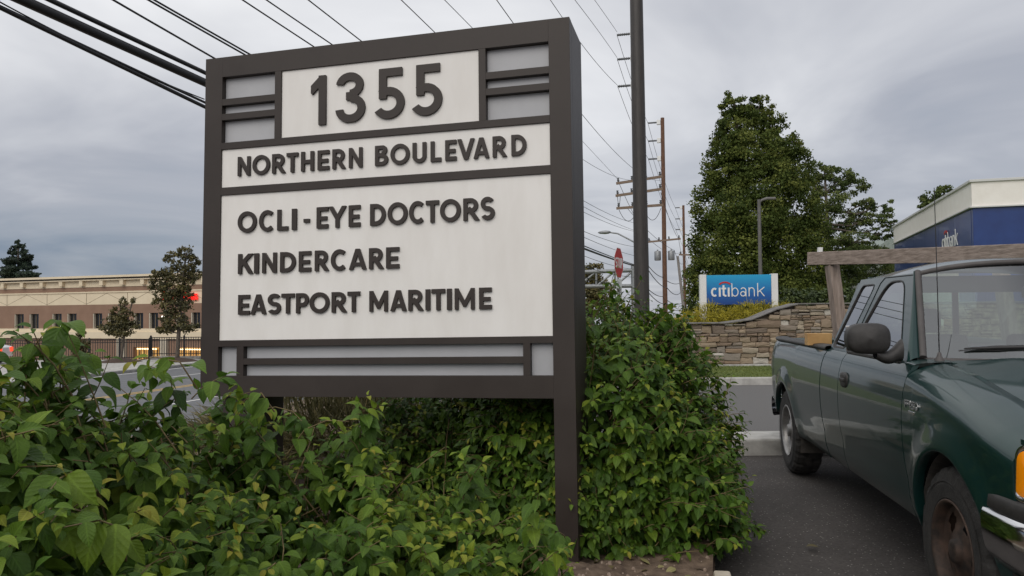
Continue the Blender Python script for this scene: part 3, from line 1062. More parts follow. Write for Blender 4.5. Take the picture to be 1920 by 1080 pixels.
        MB().box((.75, side * .885 if side > 0 else -.912, 1.222), (1.81, .912 if side > 0 else -.885, 1.246)).build('belt_moulding', M_rubber, T, .006)
        # windscreen pillar
        P = []
        for t in np.linspace(0, 1, 12):
            a = Vector((xb(.76) + (xt(.65) - xb(.76)) * t, .805 + (.668 - .805) * t, 1.262 + (zr(.65) - 1.262) * t))
            b = Vector((.655 + (1.135 - .655) * t, yg(ZB + (ZT - ZB) * t) + .001, ZB + (ZT - ZB) * t))
            m_ = (a + b) / 2 + Vector((-.02, .02, .02))
            row = [(1 - q) ** 2 * a + 2 * q * (1 - q) * m_ + q * q * b for q in (0, .2, .4, .6, .8, 1)]
            P.append([(v.x, side * v.y, v.z) for v in row])
        MB().grid(P, flip=side < 0).build('windscreen_pillar', M_paint, T)
        mb = MB()
        mb.tube([(xb(.76) + (xt(.65) - xb(.76)) * t - .006, side * (.797 + (.662 - .797) * t), 1.262 + (zr(.65) - 1.262) * t) for t in np.linspace(0, 1, 9)], .020, 8)
        mb.build('windscreen_trim', M_trim, T)
    P = []
    for u in np.linspace(0, 1, 18):
        P.append([(xt(y * .655 / .68) + (2.235 - xt(y * .655 / .68)) * u, y, zr(y) - .05 * max(0, u - .85) ** 2 / .0225 * .4 + .040 * math.sin(PI * min(1, u * 1.15) ** .8) * (1 - abs(y / .68) ** 4)) for y in np.linspace(-.68, .68, 27)])
    mb = MB().grid(P)
    roof = mb.build('roof', M_paint, T)
    MB().tube([(xt(y) - .008, y, zr(y * 1.03) - .006) for y in np.linspace(-.655, .655, 21)], .016, 8).build('header_trim', M_trim, roof)
    P = []
    for t in np.linspace(0, 1, 10):
        yw = .80 + (.663 - .80) * t
        P.append([(xb(q * .76) + (xt(q * .65) - xb(q * .76)) * t + .004, q * yw, 1.258 + (zr(q * .65) - 1.262) * t) for q in np.linspace(-1, 1, 21)])
    ws = MB().grid(P, flip=WSF).build('windscreen', M_wind, T)
    # rear wall with back window
    mb = MB().box((2.275, -.88, .60), (2.325, .88, 1.25))
    for q in (1, -1):
        for w0, w1 in ((.60, 1),):
            a = [(2.285, q * .60, 1.25), (2.285, q * .875, 1.25), (2.235, q * .690, 1.74), (2.235, q * .60, 1.74)]
            mb.add(a + [(x + .03, y, z) for x, y, z in a], [(0, 1, 2, 3), (4, 5, 6, 7), (0, 1, 5, 4), (1, 2, 6, 5), (2, 3, 7, 6), (3, 0, 4, 7)])
    mb.box((2.225, -.62, 1.66), (2.265, .62, 1.785))
    mb.build('cab_back_wall', M_paint, T)
    MB().box((2.245, -.60, 1.27), (2.25, .60, 1.66)).build('back_window', M_wind, T)
    MB().box((2.238, -.02, 1.27), (2.258, .02, 1.66)).build('back_window_bar', M_rubber, T)
    # interior
    dash = MB()
    P = [[(x0, y, z0) for x0, z0 in ((.62, 1.18), (.78, 1.20), (.95, 1.19), (1.02, 1.10), (1.0, .80))] for y in np.linspace(-.80, .80, 9)]
    dash.grid(P, flip=True)
    dash.build('dashboard', M_inter, T)
    for y in (-.42, .42):
        MB().box((1.28, y - .30, .62), (1.75, y + .30, .95)).box((1.66, y - .28, .90), (1.82, y + .28, 1.36)).box((1.72, y - .13, 1.37), (1.80, y + .13, 1.54)).build('seat', M_inter, T, .05, )
    MB().tube([(1.02 + .11 * math.sin(a) + .0, -.42 + .19 * math.cos(a), 1.16 + .15 * math.sin(a)) for a in np.linspace(0, 2 * PI, 25)], .014, 8).build('steering_wheel', M_rubber, T)
    MB().box((.45, -.86, .60), (2.28, .86, .64)).build('cab_floor', M_inter, T)
    MB().box((1.02, -.10, 1.60), (1.05, .10, 1.67)).build('rear_view_mirror', M_rubber, T, .01)
    # wiper, antenna
    wp = MB()
    wp.tube([(xb(y) + .035 + .03 * q, y, 1.30 + .012 * q) for y, q in ((.62, 0), (.45, .5), (.25, .9), (.0, 1.2))], [.006, .010, .014, .011], 8)
    wp.tube([(xb(y) + .02 + .03 * q, y, 1.315 + .012 * q) for y, q in ((.60, 0), (.45, .6), (.25, 1.1), (.05, 1.3))], [.005, .012, .012, .010], 8)
    wp.tube([(xb(.3) + .06, .3, 1.305), (xb(.1) + .0, .06, 1.29), (xb(0) - .02, -.05, 1.262)], [.008, .010, .014], 8)
    wp.build('wiper', M_black, T)
    bx_, by_, bz_ = .585, .748, zse(.585) + .0
    an = MB().lathe([(.030, -.012), (.028, .004), (.016, .022), (.012, .030), (.010, .045), (.004, .050)], 14, Matrix.Translation((bx_, by_, bz_))).build('antenna_base', M_trim, T)
    MB().tube([(bx_, by_, bz_ + .045), (bx_ + .015, by_ - .004, bz_ + .5), (bx_ + .04, by_ - .01, bz_ + .98)], [.0032, .0026, .0022], 6).build('antenna', M_black, T)
    # ---------------- mirror
    mb = MB()
    cx, cy, cz = .66, 1.10, 1.372
    P = []
    for q in np.linspace(-1, 1, 15):                    # front to back depth
        k = max(0.0, (1 - max(0, -q) ** 2.4)) ** .5 if q < 0 else 1.0
        row = []
        for a in np.linspace(0, 2 * PI, 37):
            ca, sa = math.cos(a), math.sin(a)
            ry = .120 * math.copysign(abs(ca) ** .74, ca)
            rz = .089 * math.copysign(abs(sa) ** .74, sa) * (1 + .10 * (ca < 0) * abs(ca))
            row.append((cx + .055 * q, cy + ry * k, cz + rz * k))
        P.append(row)
    mb.grid(P)
    mb.add(P[-1][:-1], [tuple(range(36))])
    mr = mb.build('side_mirror', M_rubber, T)
    mb = MB()
    P = []
    for t in np.linspace(0, 1, 9):
        y = 1.06 - .155 * t
        z = 1.285 - .035 * math.sin(PI * min(1, t * 1.1)) * .8 + .02 * t * t
        hh = .030 + .035 * t * t
        P.append([(.68 + .045 * math.cos(a) + .03 * t, y, z + hh * math.sin(a)) for a in np.linspace(0, 2 * PI, 17)])
    mb.grid(P, flip=True)
    mb.build('mirror_arm', M_rubber, mr)
    MB().box((.712, .99, 1.30), (.718, 1.21, 1.445)).build('mirror_glass', M_chrome, mr, .002)
    # ---------------- nose: lamps, grille, bumper
    def nose(y, off=0.0):
        return -.69 - .20 * (1 - (min(1, abs(y) / .90)) ** 2.6) - off
    def strip_(name, y0, y1, z0, z1, off, m, par=T, n=10, bul=0.0):
        mb = MB()
        P = []
        for i, y in enumerate(np.linspace(y0, y1, n)):
            row = []
            for j, z in enumerate(np.linspace(z0, z1, 6)):
                b = bul * math.sin(PI * j / 5)
                row.append((nose(y, off + b), y, z))
            P.append(row)
        mb.grid(P, flip=(y1 < y0))
        Q = [[(p[0] + .06, p[1], p[2]) for p in r] for r in P]
        for e in ([r[0] for r in P], [r[-1] for r in P], P[0], P[-1]):
            mb.grid([e, [(p[0] + .06, p[1], p[2]) for p in e]], smooth=False)
        return mb.build(name, m, par)
    for sd in (1, -1):
        # chrome surround, amber lens wraps the corner
        cs = MB()
        pts = rounded([(-.655, .78), (-.70, .768), (-.86, .80), (-.86, .985), (-.76, 1.018), (-.668, .985)], .05, 6)
        def side_y(x):
            return interp(x, [-.90, -.85, -.80, -.72, -.65], [.62, .80, .88, .925, .945])
        n = len(pts)
        ce = Vector((sum(p[0] for p in pts) / n, sum(p[1] for p in pts) / n))
        R0 = [(p[0], sd * (side_y(p[0]) + .004), p[1]) for p in pts]
        inner = [tuple(ce + (Vector(p) - ce) * .80) for p in pts]
        R1 = [(p[0], sd * (side_y(p[0]) + .010), p[1]) for p in inner]
        R2 = [(p[0], sd * (side_y(p[0]) - .006), p[1]) for p in inner]
        cs.grid([R0 + R0[:1], R1 + R1[:1], R2 + R2[:1]], flip=sd < 0)
        cs.build('lamp_surround', M_chrome, T)
        am = MB()
        am.grid([R1 + R1[:1], [(ce.x + (p[0] - ce.x) * .6, sd * (side_y(ce.x + (p[0] - ce.x) * .6) + .020), ce.y + (p[2] - ce.y) * .6) for p in R1 + R1[:1]], [(ce.x, sd * (side_y(ce.x) + .024), ce.y)] * (n + 1)], flip=sd < 0)
        am.build('turn_signal', M_amber, T)
        strip_('headlamp', sd * .74, sd * .46, .79, .985, .004, M_lens, bul=.015)
        strip_('nose_panel', sd * .90, sd * .0, .99, 1.01, -.01, M_paint)
    g_ = strip_('grille', -.44, .44, .78, .985, .012, M_chrome, n=14)
    for k in range(3):
        strip_('grille_bar', -.42, .42, .80 + .062 * k, .84 + .062 * k, .016, M_seam, g_, n=14)
    # bumper: dark pad over chrome, wrapping round to the wheel opening
    def bpath(off):
        L = []
        for a in np.linspace(0, PI, 45):
            ca, sa = math.cos(a), math.sin(a)
            L.append((-.455 - (.50 + off) * abs(sa) ** .62, math.copysign(abs(ca) ** .34, ca) * (.958 + off)))
        return L
    def bump(name, prof, m):
        P = []
        for k in range(len(bpath(0))):
            P.append([(*bpath(off)[k], z) for off, z in prof])
        mb = MB().grid(P, flip=True)
        for e in (P[0], P[-1]):
            mb.add(e, [tuple(range(len(e)))])
        return mb.build(name, m, T)
    bump('bumper_pad', [(-.06, .762), (.0, .768), (.012, .755), (.016, .705), (.010, .698)], M_rubber)
    bump('front_bumper', [(.004, .700), (.024, .692), (.034, .665), (.032, .60), (.018, .53), (-.01, .475), (-.07, .455)], M_chrome)
    bump('bumper_valance', [(-.03, .458), (-.04, .42), (-.06, .38), (-.10, .37)], M_rubber)
    # ---------------- wheels
    def wheel(x, side, rim_m, lab=None):
        Wp = thing('wheel', None, None)
        del_keys = [k for k in ('label', 'category') if k in Wp]
        Wp.parent = T
        Wp.location = (x, side * .83, .381)
        Wp.scale = (1.075, 1.075, 1.0)
        Wp.rotation_euler = (-PI / 2 * side, 0, 0)      # local z -> outward
        R = .378
        prof = [(.215, -.10), (.225, -.125), (.29, -.132), (.345, -.120), (.366, -.100), (.374, -.06), (.378, 0), (.374, .06), (.366, .100), (.345, .120), (.29, .132), (.232, .126), (.222, .118), (.215, .10)]
        n = 120
        vs = []
        for i, (r, z) in enumerate(prof):
            for k in range(n):
                rr = r
                zz = z
                if 3 <= i <= 9:
                    ph = (k + (3 if z > 0 else 0)) % 6
                    if ph < 2 and abs(z) > .05:
                        rr -= .012
                a = 2 * PI * k / n
                vs.append((rr * math.cos(a), rr * math.sin(a), zz))
        fs = [(i * n + k, i * n + (k + 1) % n, (i + 1) * n + (k + 1) % n, (i + 1) * n + k) for i in range(len(prof) - 1) for k in range(n)]
        mb = MB()
        mb.add(vs, fs, 0, False)
        for zz in (-.03, .03):
            mb.lathe([(.3795, zz - .006), (.366, zz - .004), (.366, zz + .004), (.3795, zz + .006)], n, None, 0, False)
        mb.lathe([(.302, .1335), (.305, .1360), (.309, .1335)], 60)
        mb.build('tyre', M_tyre, Wp)
        rm = MB()
        rm.lathe([(.222, .118), (.226, .126), (.219, .130), (.210, .122), (.204, .10), (.198, .075), (.196, -.10)], 60)
        # dished centre with five oval openings
        ns = 60
        rings = [(.204, .082), (.185, .068), (.160, .066), (.130, .072), (.105, .082), (.085, .094), (.055, .096), (.052, .118), (.030, .122), (.0, .124)]
        V = [[(r * math.cos(2 * PI * k / ns), r * math.sin(2 * PI * k / ns), z) for k in range(ns)] for r, z in rings]
        F = []
        for i in range(len(rings) - 1):
            for k in range(ns):
                ph = (k % 12)
                hole = (1 <= i <= 3) and 2 <= ph <= 7
                if i in (1, 3) and ph in (2, 7):
                    hole = False
                if not hole:
                    F.append((i * ns + k, i * ns + (k + 1) % ns, (i + 1) * ns + (k + 1) % ns, (i + 1) * ns + k))
        rm.add([v for ring in V for v in ring], F, 0, True)
        ro = rm.build('rim', rim_m, Wp)
        MB().lathe([(.0, .02), (.19, .02)], 30).build('brake_drum', M_under, Wp)
        if lab:
            ro['label'] = lab
        return Wp
    wheel(-.05, 1, M_rust, 'rusty brown front wheel rim')
    wheel(3.72, 1, M_steel)
    wheel(-.05, -1, M_rust)
    wheel(3.72, -1, M_steel)
    return T
truck()
# ------------------------------------------------------------------ lumber rack and block on the truck
def truck_point(x, y, z):
    tx, ty, yaw = 2.08515018, 3.7908324, 0.14319225
    c_, s_ = math.cos(yaw), math.sin(yaw)
    return Vector((tx + x * s_ - (y - .97) * c_, ty + x * c_ + (y - .97) * s_, z))
def lumber_rack():
    b = truck_point(3.9, 0.80, 1.24)
    T = thing('lumber_rack', 'weathered grey wooden overhead rack standing in the truck bed', 'rack', b)
    def beam(name, p, q, w, h, m=None, up=Vector((0, 0, 1))):
        p, q = p - b, q - b
        d = (q - p)
        L = d.length
        d.normalize()
        s = d.cross(up).normalized()
        u = s.cross(d)
        mb = MB()
        n = 8
        P = []
        for k in range(n + 1):
            c = p + d * L * k / n
            P.append([c + s * w / 2 * a + u * h / 2 * e for a, e in ((-1, -1), (1, -1), (1, 1), (-1, 1), (-1, -1))])
        mb.grid(P, smooth=False)
        mb.add(P[0][:4], [(0, 1, 2, 3)])
        mb.add(P[-1][:4], [(3, 2, 1, 0)])
        o = mb.build(name, m or (M_greywood if name == 'post' else M_greybeam), T, .004)
        return o
    p0 = at(1517, 485, 7.30)
    p1 = at(2050, 470, 4.75)
    beam('long_beam', p0, p1, .04, .120)
    # post from bed rail to beam
    beam('post', at(1578, 640, 7.02), at(1560, 497, 7.06), .09, .115, up=Vector((0, -1, 0)))
    beam('cleat', at(1537, 477, 7.6), at(1538, 464, 7.6), .035, .05, M_swhite, up=Vector((0, -1, 0)))
    # far side of the rack
    off = truck_point(0, -.62, 0) - truck_point(0, .80, 0)
    beam('long_beam', p0 + off, p1 + off, .04, .12)
    beam('post', at(1578, 640, 7.02) + off, at(1560, 497, 7.06) + off, .09, .115, up=Vector((0, -1, 0)))
lumber_rack()
wb = at(1541, 636, 6.55)
o = box('lumber_block', (-.13, -.045, -.05), (.07, .045, .05), M_newwood, None, .003)
o.location = wb
o.rotation_euler = (0, 0, -.10)
tag(o, 'short block of fresh yellow lumber lying on the truck bed rail', 'lumber')

# ------------------------------------------------------------------ stone wall, sign and kerb side
WY = 19.3
def wall_top(x):
    xa, xb_ = at(1375, 600, WY).x, at(1500, 570, WY).x
    za, zb = at(1300, 606, WY).z, at(1530, 569, WY).z
    return za + (zb - za) * smooth(xa, xb_, x)
def stone_mat():
    m = mat('wall_stone', (0.14, 0.105, 0.078), (0.30, 0.225, 0.16), scale=3.2, rough=0.9, bump=0.5, bscale=30)
    N, K = m.node_tree.nodes, m.node_tree.links
    oi = N.new('ShaderNodeObjectInfo')
    r = N.new('ShaderNodeValToRGB')
    e = r.color_ramp.elements
    r.color_ramp.interpolation = 'CONSTANT'
    e[0].color = (0.22, 0.16, 0.115, 1)
    e[1].position = .95
    e[1].color = (0.60, 0.57, 0.51, 1)
    for p, c in ((.16, (.29, .22, .155)), (.30, (.23, .195, .16)), (.44, (.165, .13, .105)), (.58, (.36, .285, .20)), (.70, (.28, .25, .215)), (.80, (.42, .36, .275)), (.90, (.29, .205, .135))):
        q = e.new(p)
        q.color = (*c, 1)
    K.new(oi.outputs['Random'], r.inputs[0])
    b = N['Principled BSDF']
    old = b.inputs['Base Color'].links[0].from_socket
    mx = N.new('ShaderNodeMix')
    mx.data_type = 'RGBA'
    mx.inputs[0].default_value = .72
    K.new(old, mx.inputs[6])
    K.new(r.outputs[0], mx.inputs[7])
    K.new(mx.outputs[2], b.inputs['Base Color'])
    return m
def stone_wall():
    M_st = stone_mat()
    x0, x1 = at(1236, 640, WY).x, 14.5
    T = thing('stone_wall', 'long ledgestone retaining wall with a curved slate cap across the drive', 'wall', ((x0 + x1) / 2, WY, 0))
    ox = (x0 + x1) / 2
    core = MB()
    xs = np.linspace(x0, x1, 60)
    P = [[(x - ox, .10, .10), (x - ox, .10, wall_top(x) - .05), (x - ox, .55, wall_top(x) - .05), (x - ox, .55, .10)] for x in xs]
    core.grid(P, smooth=False)
    core.add(P[0], [(0, 1, 2, 3)])
    core.add(P[-1], [(3, 2, 1, 0)])
    core.build('wall_core', mat('mortar', (0.12, 0.095, 0.075), rough=0.95), T)
    MB().box((x0 - ox - .05, -.10, .0), (x1 - ox, .5, .175)).build('footing', M_conc, T, .02)
    rs = random.Random(5)
    # rectangles: split bands irregularly
    stones = []
    def split(a, b, c, d, dep):
        w, h = b - a, d - c
        if w < .12 or h < .05:
            stones.append((a, b, c, d))
            return
        if dep <= 0 or (w < .42 and h < .19 and rs.random() < .42) or (w < .26 and h < .12):
            stones.append((a, b, c, d))
            return
        if w > h * rs.uniform(1.2, 4.2):
            q = rs.uniform(.32, .68)
            split(a, a + w * q, c, d, dep - 1)
            split(a + w * q, b, c, d, dep - 1)
        elif h > .09:
            q = rs.uniform(.30, .70)
            split(a, b, c, c + h * q, dep - 1)
            split(a, b, c + h * q, d, dep - 1)
        else:
            stones.append((a, b, c, d))
    z = .17
    while z < 2.0:
        hb = rs.uniform(.18, .34)
        x = x0
        while x < 12.2:
            w = rs.uniform(.4, .9)
            split(x, min(12.2, x + w), z, z + hb, rs.choice((2, 3, 4, 5, 6)))
            x += w
        z += hb
    rest = MB()
    z = .17
    while z < 2.0:
        hb = rs.uniform(.10, .22)
        x = 12.2
        while x < x1:
            w = rs.uniform(.2, .6)
            tp = min(z + hb, wall_top(x) - .03)
            if tp - z > .03:
                rest.box((x + .008 - ox, rs.uniform(.0, .04), z + .008), (min(x1, x + w) - .008 - ox, .2, tp - .006))
            x += w
        z += hb
    good = []
    for a, b, c, d in stones:
        tp = min(wall_top(a), wall_top(b)) - .025
        d2 = min(d, tp)
        if d2 - c < .035:
            continue
        good.append((a, b, c, d2))
    good.sort(key=lambda s: -(s[1] - s[0]) * (s[3] - s[2]) / (1 + max(0, s[0] - 9.5) * 3))
    def stone(mb, a, b, c, d, ox_):
        g = .003
        a, b, c, d = a + g - ox_, b - g - ox_, c + g * .7, d - g * .7
        y = rs.uniform(-.045, .035)
        j = lambda s: rs.uniform(-s, s)
        w, h = b - a, d - c
        jx, jz = min(.05, w * .14), min(.035, h * .22)
        ch = min(.018, h * .25)
        back = [(a, .14, c), (b, .14, c), (b, .14, d), (a, .14, d)]
        k2 = .55
        ring = [(a + j(jx) * k2, y + .02, c + j(jz) * k2), ((a + b) / 2 + j(jx), y + .016, c + j(jz) * k2), (b + j(jx) * k2, y + .02, c + j(jz) * k2), (b + j(jx) * k2, y + .016, (c + d) / 2 + j(jz)), (b + j(jx) * k2, y + .02, d + j(jz) * k2), ((a + b) / 2 + j(jx), y + .016, d + j(jz) * k2), (a + j(jx) * k2, y + .02, d + j(jz) * k2), (a + j(jx) * k2, y + .016, (c + d) / 2 + j(jz))]
        cx, cz = (a + b) / 2, (c + d) / 2
        front = [(cx + (p[0] - cx) * (1 - 2 * ch / w), y + j(.010), cz + (p[2] - cz) * (1 - 2 * ch / h)) for p in ring]
        vs = ring + front + [(cx + j(.02), y - rs.uniform(.0, .02), cz)] + [(p[0], .14, p[2]) for p in ring]
        fs = [(k, (k + 1) % 8, 8 + (k + 1) % 8, 8 + k) for k in range(8)] + [(8 + k, 8 + (k + 1) % 8, 16) for k in range(8)] + [(17 + k, 17 + (k + 1) % 8, (k + 1) % 8, k) for k in range(8)]
        mb.add(vs, fs)
    for k, (a, b, c, d) in enumerate(good):
        if k < 300:
            mb = MB()
            cx, cz = (a + b) / 2, (c + d) / 2
            stone(mb, a, b, c, d, cx)
            o = mb.build('stone', M_st, T)
            o.location = (cx - ox, 0, 0)
        else:
            stone(rest, a, b, c, d, ox)
    o = rest.build('small_stones', mat('wall_stone_small', (0.13, 0.10, 0.08), (0.36, 0.29, 0.21), scale=5, rough=0.9, bump=.4), T)
    tag(o, kind='stuff')
    # cap slabs
    xs = [x0 - .06]
    while xs[-1] < x1:
        xs.append(xs[-1] + rs.uniform(.45, .8))
    M_cap = mat('slate_cap', (0.12, 0.112, 0.106), (0.20, 0.19, 0.18), scale=6, rough=.85, objrand=.15, bump=.3)
    for a, b in zip(xs[:-1], xs[1:]):
        mb = MB()
        za, zb = wall_top(a) - .02, wall_top(b) - .02
        vs = [(a + .005 - ox, -.07, za), (b - .005 - ox, -.07, zb), (b - .005 - ox, .6, zb), (a + .005 - ox, .6, za)]
        mb.add(vs + [(x, y, z + .032) for x, y, z in vs], [(0, 3, 2, 1), (4, 5, 6, 7), (0, 1, 5, 4), (1, 2, 6, 5), (2, 3, 7, 6), (3, 0, 4, 7)])
        mb.build('cap_slab', M_cap, T, .006)
stone_wall()

def citi_word(parent, place, scale, depth, m_w, m_r, res=60, thin=True):
    """place(u, v) -> matrix; letters laid out over a word 1 unit wide"""
    lay = [('c', .0, .115, 1), ('i', .140, .036, 1), ('t', .190, .088, 1), ('i', .300, .036, 1), ('b', .370, .125, 0), ('a', .525, .110, 0), ('n', .675, .110, 0), ('k', .830, .135, 0)]
    for ch, x, w, bold in lay:
        t = .034 if bold else .0165
        letter('letter', ch, w * scale, .245 * scale, t * scale, depth, m_w, parent, place(x * scale, 0), res)
    letter('red_arc', '(', .235 * scale, .075 * scale, .030 * scale, depth, m_r, parent, place(.135 * scale, .205 * scale), res)

def bank_sign():
    Y = 21.0
    pl, pr = at(1313, 590, Y), at(1459, 590, Y - .25)
    d = (pr - pl)
    d.z = 0
    L = d.length
    ang = math.atan2(d.y, d.x)
    T = thing('bank_sign', 'blue and white citibank sign on two white posts behind the stone wall', 'sign', (pl.x, pl.y, 0), ang)
    zt = at(1385, 515.5, Y - .1).z
    zb = at(1385, 571, Y - .1).z
    M_cp = mat('post_white', (0.70, 0.70, 0.69), (0.78, 0.78, 0.77), scale=2, rough=.5)
    m = bpy.data.materials.new('blue_print')
    m.use_nodes = True
    N, K = m.node_tree.nodes, m.node_tree.links
    tc = N.new('ShaderNodeTexCoord')
    sp = N.new('ShaderNodeSeparateXYZ')
    K.new(tc.outputs['Generated'], sp.inputs[0])
    r = N.new('ShaderNodeValToRGB')
    e = r.color_ramp.elements
    e[0].color = (*lin(18, 62, 132), 1)
    e[1].color = (*lin(28, 160, 208), 1)
    q = e.new(.35)
    q.color = (*lin(16, 92, 165), 1)
    K.new(sp.outputs[2], r.inputs[0])
    K.new(r.outputs[0], N['Principled BSDF'].inputs['Base Color'])
    N['Principled BSDF'].inputs['Roughness'].default_value = .35
    pw = .17
    box('post', (0, -.06, 0), (pw, .20, zt + .02), M_cp, T, .006)
    box('post', (L - pw, -.06, 0), (L, .20, zt + .02), M_cp, T, .006)
    box('board', (pw + .002, -.03, zb), (L - pw - .002, .17, zt), m, T, .004)
    sc = (L - 2 * pw) * .86
    bh = zt - zb
    def place(u, v):
        return Matrix.Translation((pw + (L - 2 * pw) * .07 + u, -.030, zb + bh * .27 + v)) @ Matrix.Rotation(PI / 2, 4, 'X')
    citi_word(T, place, sc, .012, M_swhite, M_red)
bank_sign()

def bank_building():
    C = at(1822, 342, 30.0)
    zt = C.z
    d2 = 47.0
    Lp = at(1676, 440, d2)
    side = Vector((Lp.x - C.x, Lp.y - C.y, 0))
    LS = side.length
    side.normalize()
    front = Vector((side.y, -side.x, 0))
    ang = math.atan2(front.y, front.x)
    T = thing('bank_building', 'one storey bank building with beige parapet above blue panels', 'building', (C.x, C.y, 0), ang)
    # local x along front, local y along the side wall (backwards)
    M_be = mat('beige_stucco', (0.82, 0.785, 0.72), (0.87, 0.84, 0.78), scale=2.5, rough=.9, bump=.1, bscale=40)
    M_bl = mat('blue_panel', (0.006, 0.030, 0.15), (0.009, 0.040, 0.18), scale=2, rough=.35, coat=.15)
    M_cop = mat('coping', (0.60, 0.60, 0.58), rough=.5)
    LF = 22.0
    f0 = zt - .95
    box('parapet', (-.02, -.02, f0), (LF, LS, zt), M_be, T)
    box('coping', (-.10, -.10, zt + .002), (LF, LS + .06, zt + .10), M_cop, T, .01)
    box('trim', (-.12, -.12, f0 - .05), (LF, LS, f0 - .002), M_cop, T)
    box('inner_wall', (.25, .25, .1), (LF, LS - .1, f0 - .10), mat('bank_wall', (.45, .42, .38), (.52, .49, .44), scale=3, rough=.9), T)
    def pan(x0, x1, z0, z1):
        box('blue_panel', (x0 + .01, .0, z0 + .01), (x1 - .01, .246, z1 - .01), M_bl, T, .006)
    edges = [0.0, 2.15, 5.0, 8, 11, 14, 17, 20]
    for a, b in zip(edges[:-1], edges[1:]):
        pan(a, b, f0 - 1.75, f0 - .05)
    pan(0, 2.15, f0 - 3.9, f0 - 1.75)
    box('white_band', (2.2, .03, f0 - 2.7), (20, .246, f0 - 1.77), M_cop, T)
    for k in range(6):
        w = MB().box((2.6 + k * 2.9, .2, 1.0), (4.9 + k * 2.9, .248, f0 - 2.75)).build('window', M_dark_glass, T)
        MB().box((3.7 + k * 2.9, .17, 1.0), (3.8 + k * 2.9, .2, f0 - 2.75)).build('mullion', M_cop, w)
    n = 6
    for k in range(n):
        y0, y1 = LS * k / n, LS * (k + 1) / n
        box('blue_panel', (.0, y0 + .26 if k == 0 else y0 + .01, f0 - 1.75), (.246, y1 - .01, f0 - .06), M_bl, T, .006)
    box('blue_panel', (.0, .26, f0 - 3.9), (.246, 2.4, f0 - 1.76), M_bl, T, .006)
    sc = 2.9
    def place(u, v):
        return Matrix.Translation((-.035, 5.0 - u, f0 - 1.32 + v)) @ Matrix.Rotation(-PI / 2, 4, 'Z') @ Matrix.Rotation(PI / 2, 4, 'X')
    lay_p = place
    def place2(u, v):
        return lay_p(u, v)
    citi_word(T, place2, sc, .025, M_swhite, M_red, 40)
bank_building()

# small grey house behind the trees
def house():
    c = at(1668, 470, 62)
    T = thing('grey_house', 'small pale gabled house partly hidden behind the trees', 'house', (c.x, c.y, 0))
    zr_ = at(1668, 446, 62).z
    box('wall', (-1.3, 0, 0), (1.3, 5, zr_ - .9), mat('pale_siding', (.16, .18, .16), (.22, .235, .21), scale=4, rough=.9), T)
    mb = MB()
    vs = [(-1.5, -.3, zr_ - 1.0), (0, -.3, zr_), (1.5, -.3, zr_ - 1.0), (-1.5, 5.3, zr_ - 1.0), (0, 5.3, zr_), (1.5, 5.3, zr_ - 1.0)]
    mb.add(vs, [(0, 1, 4, 3), (1, 2, 5, 4), (0, 2, 1), (3, 4, 5), (0, 3, 5, 2)])
    mb.build('roof', mat('roof_shingle', (.20, .24, .22), (.30, .34, .31), scale=8, rough=.9), T)
house()

# ------------------------------------------------------------------ poles, wires and street signs
def pole_line(d0, px):
    p = at(px, 590, d0)
    return Vector((p.x, p.y, terrain(p.x, p.y)))
P1 = pole_line(50, 1204)
P2 = pole_line(71, 1247.5)
P3 = pole_line(115, 1284.5)
DIR = (P2 - P1)
DIR.z = 0
DIR.normalize()
SID = Vector((DIR.y, -DIR.x, 0))           # to the right of the line
ANG = math.atan2(SID.y, SID.x)             # local x across the line
def insulator(mb_parent, x0, x1, z, droop=0.0):
    mb = MB()
    prof = []
    n = 9
    pts = []
    rs = []
    for k in range(2 * n + 1):
        t = k / (2 * n)
        pts.append((x0 + (x1 - x0) * t, 0, z))
        rs.append(.055 if k % 2 else .10)
    mb.tube(pts, rs, 8)
    return mb.build('insulator', M_ins, mb_parent)
def util_pole(label, P, top_z, r0, r1, ins, arms, lean=0.0, m=M_wood, name='utility_pole', group=None):
    T = thing(name, label, 'utility pole', P, ANG, group)
    n = 10
    MB().tube([(lean * (k / n), 0, (top_z - P.z) * k / n - (.3 if k == 0 else 0)) for k in range(n + 1)], [r0 + (r1 - r0) * k / n for k in range(n + 1)], 14).build('shaft', m, T)
    for z, ln in ins:
        insulator(T, -.28, -.28 - ln, z - P.z)
        MB().box((-.52, -.12, z - P.z - .22), (-.18, .12, z - P.z + .22)).build('bracket', M_swhite, T, .02)
    for z, xa, xb_, tilt in arms:
        o = MB().box((xa, -.22, -.08), (xb_, -.10, .08)).build('crossarm', M_arm, T)
        o.location = (0, 0, z - P.z)
        o.rotation_euler = (0, -tilt, 0)
        nn = 4
        for k in range(nn):
            x = xa + .15 + (xb_ - xa - .3) * k / (nn - 1)
            if abs(x) < .3:
                continue
            MB().tube([(x, -.16, .08), (x, -.16, .16), (x, -.16, .24), (x, -.16, .32)], [.04, .09, .05, .08], 8).build('pin_insulator', M_ins, o)
    return T
def zat(py, px, d):
    return at(px, py, d).z
u1 = util_pole('tall wooden utility pole hidden behind the dark steel pole', P1, zat(-60, 1204, 50), .24, .16,
               [(zat(62, 1175, 50), 1.10), (zat(108, 1175, 50), 1.10), (zat(159, 1175, 50), 1.10)],
               [(zat(338, 1200, 50), -1.55, 1.45, .10), (zat(361, 1200, 50), -1.60, 1.45, .10), (zat(388, 1200, 50), -1.55, 1.45, .03)])
u2 = util_pole('brown wooden utility pole with two transformer cans', P2, zat(221, 1246, 71), .23, .17,
               [(zat(229, 1230, 71), 1.05), (zat(263, 1230, 71), 1.05), (zat(297, 1230, 71), 1.05)],
               [(zat(451, 1247, 71), -1.5, 1.5, .07)])
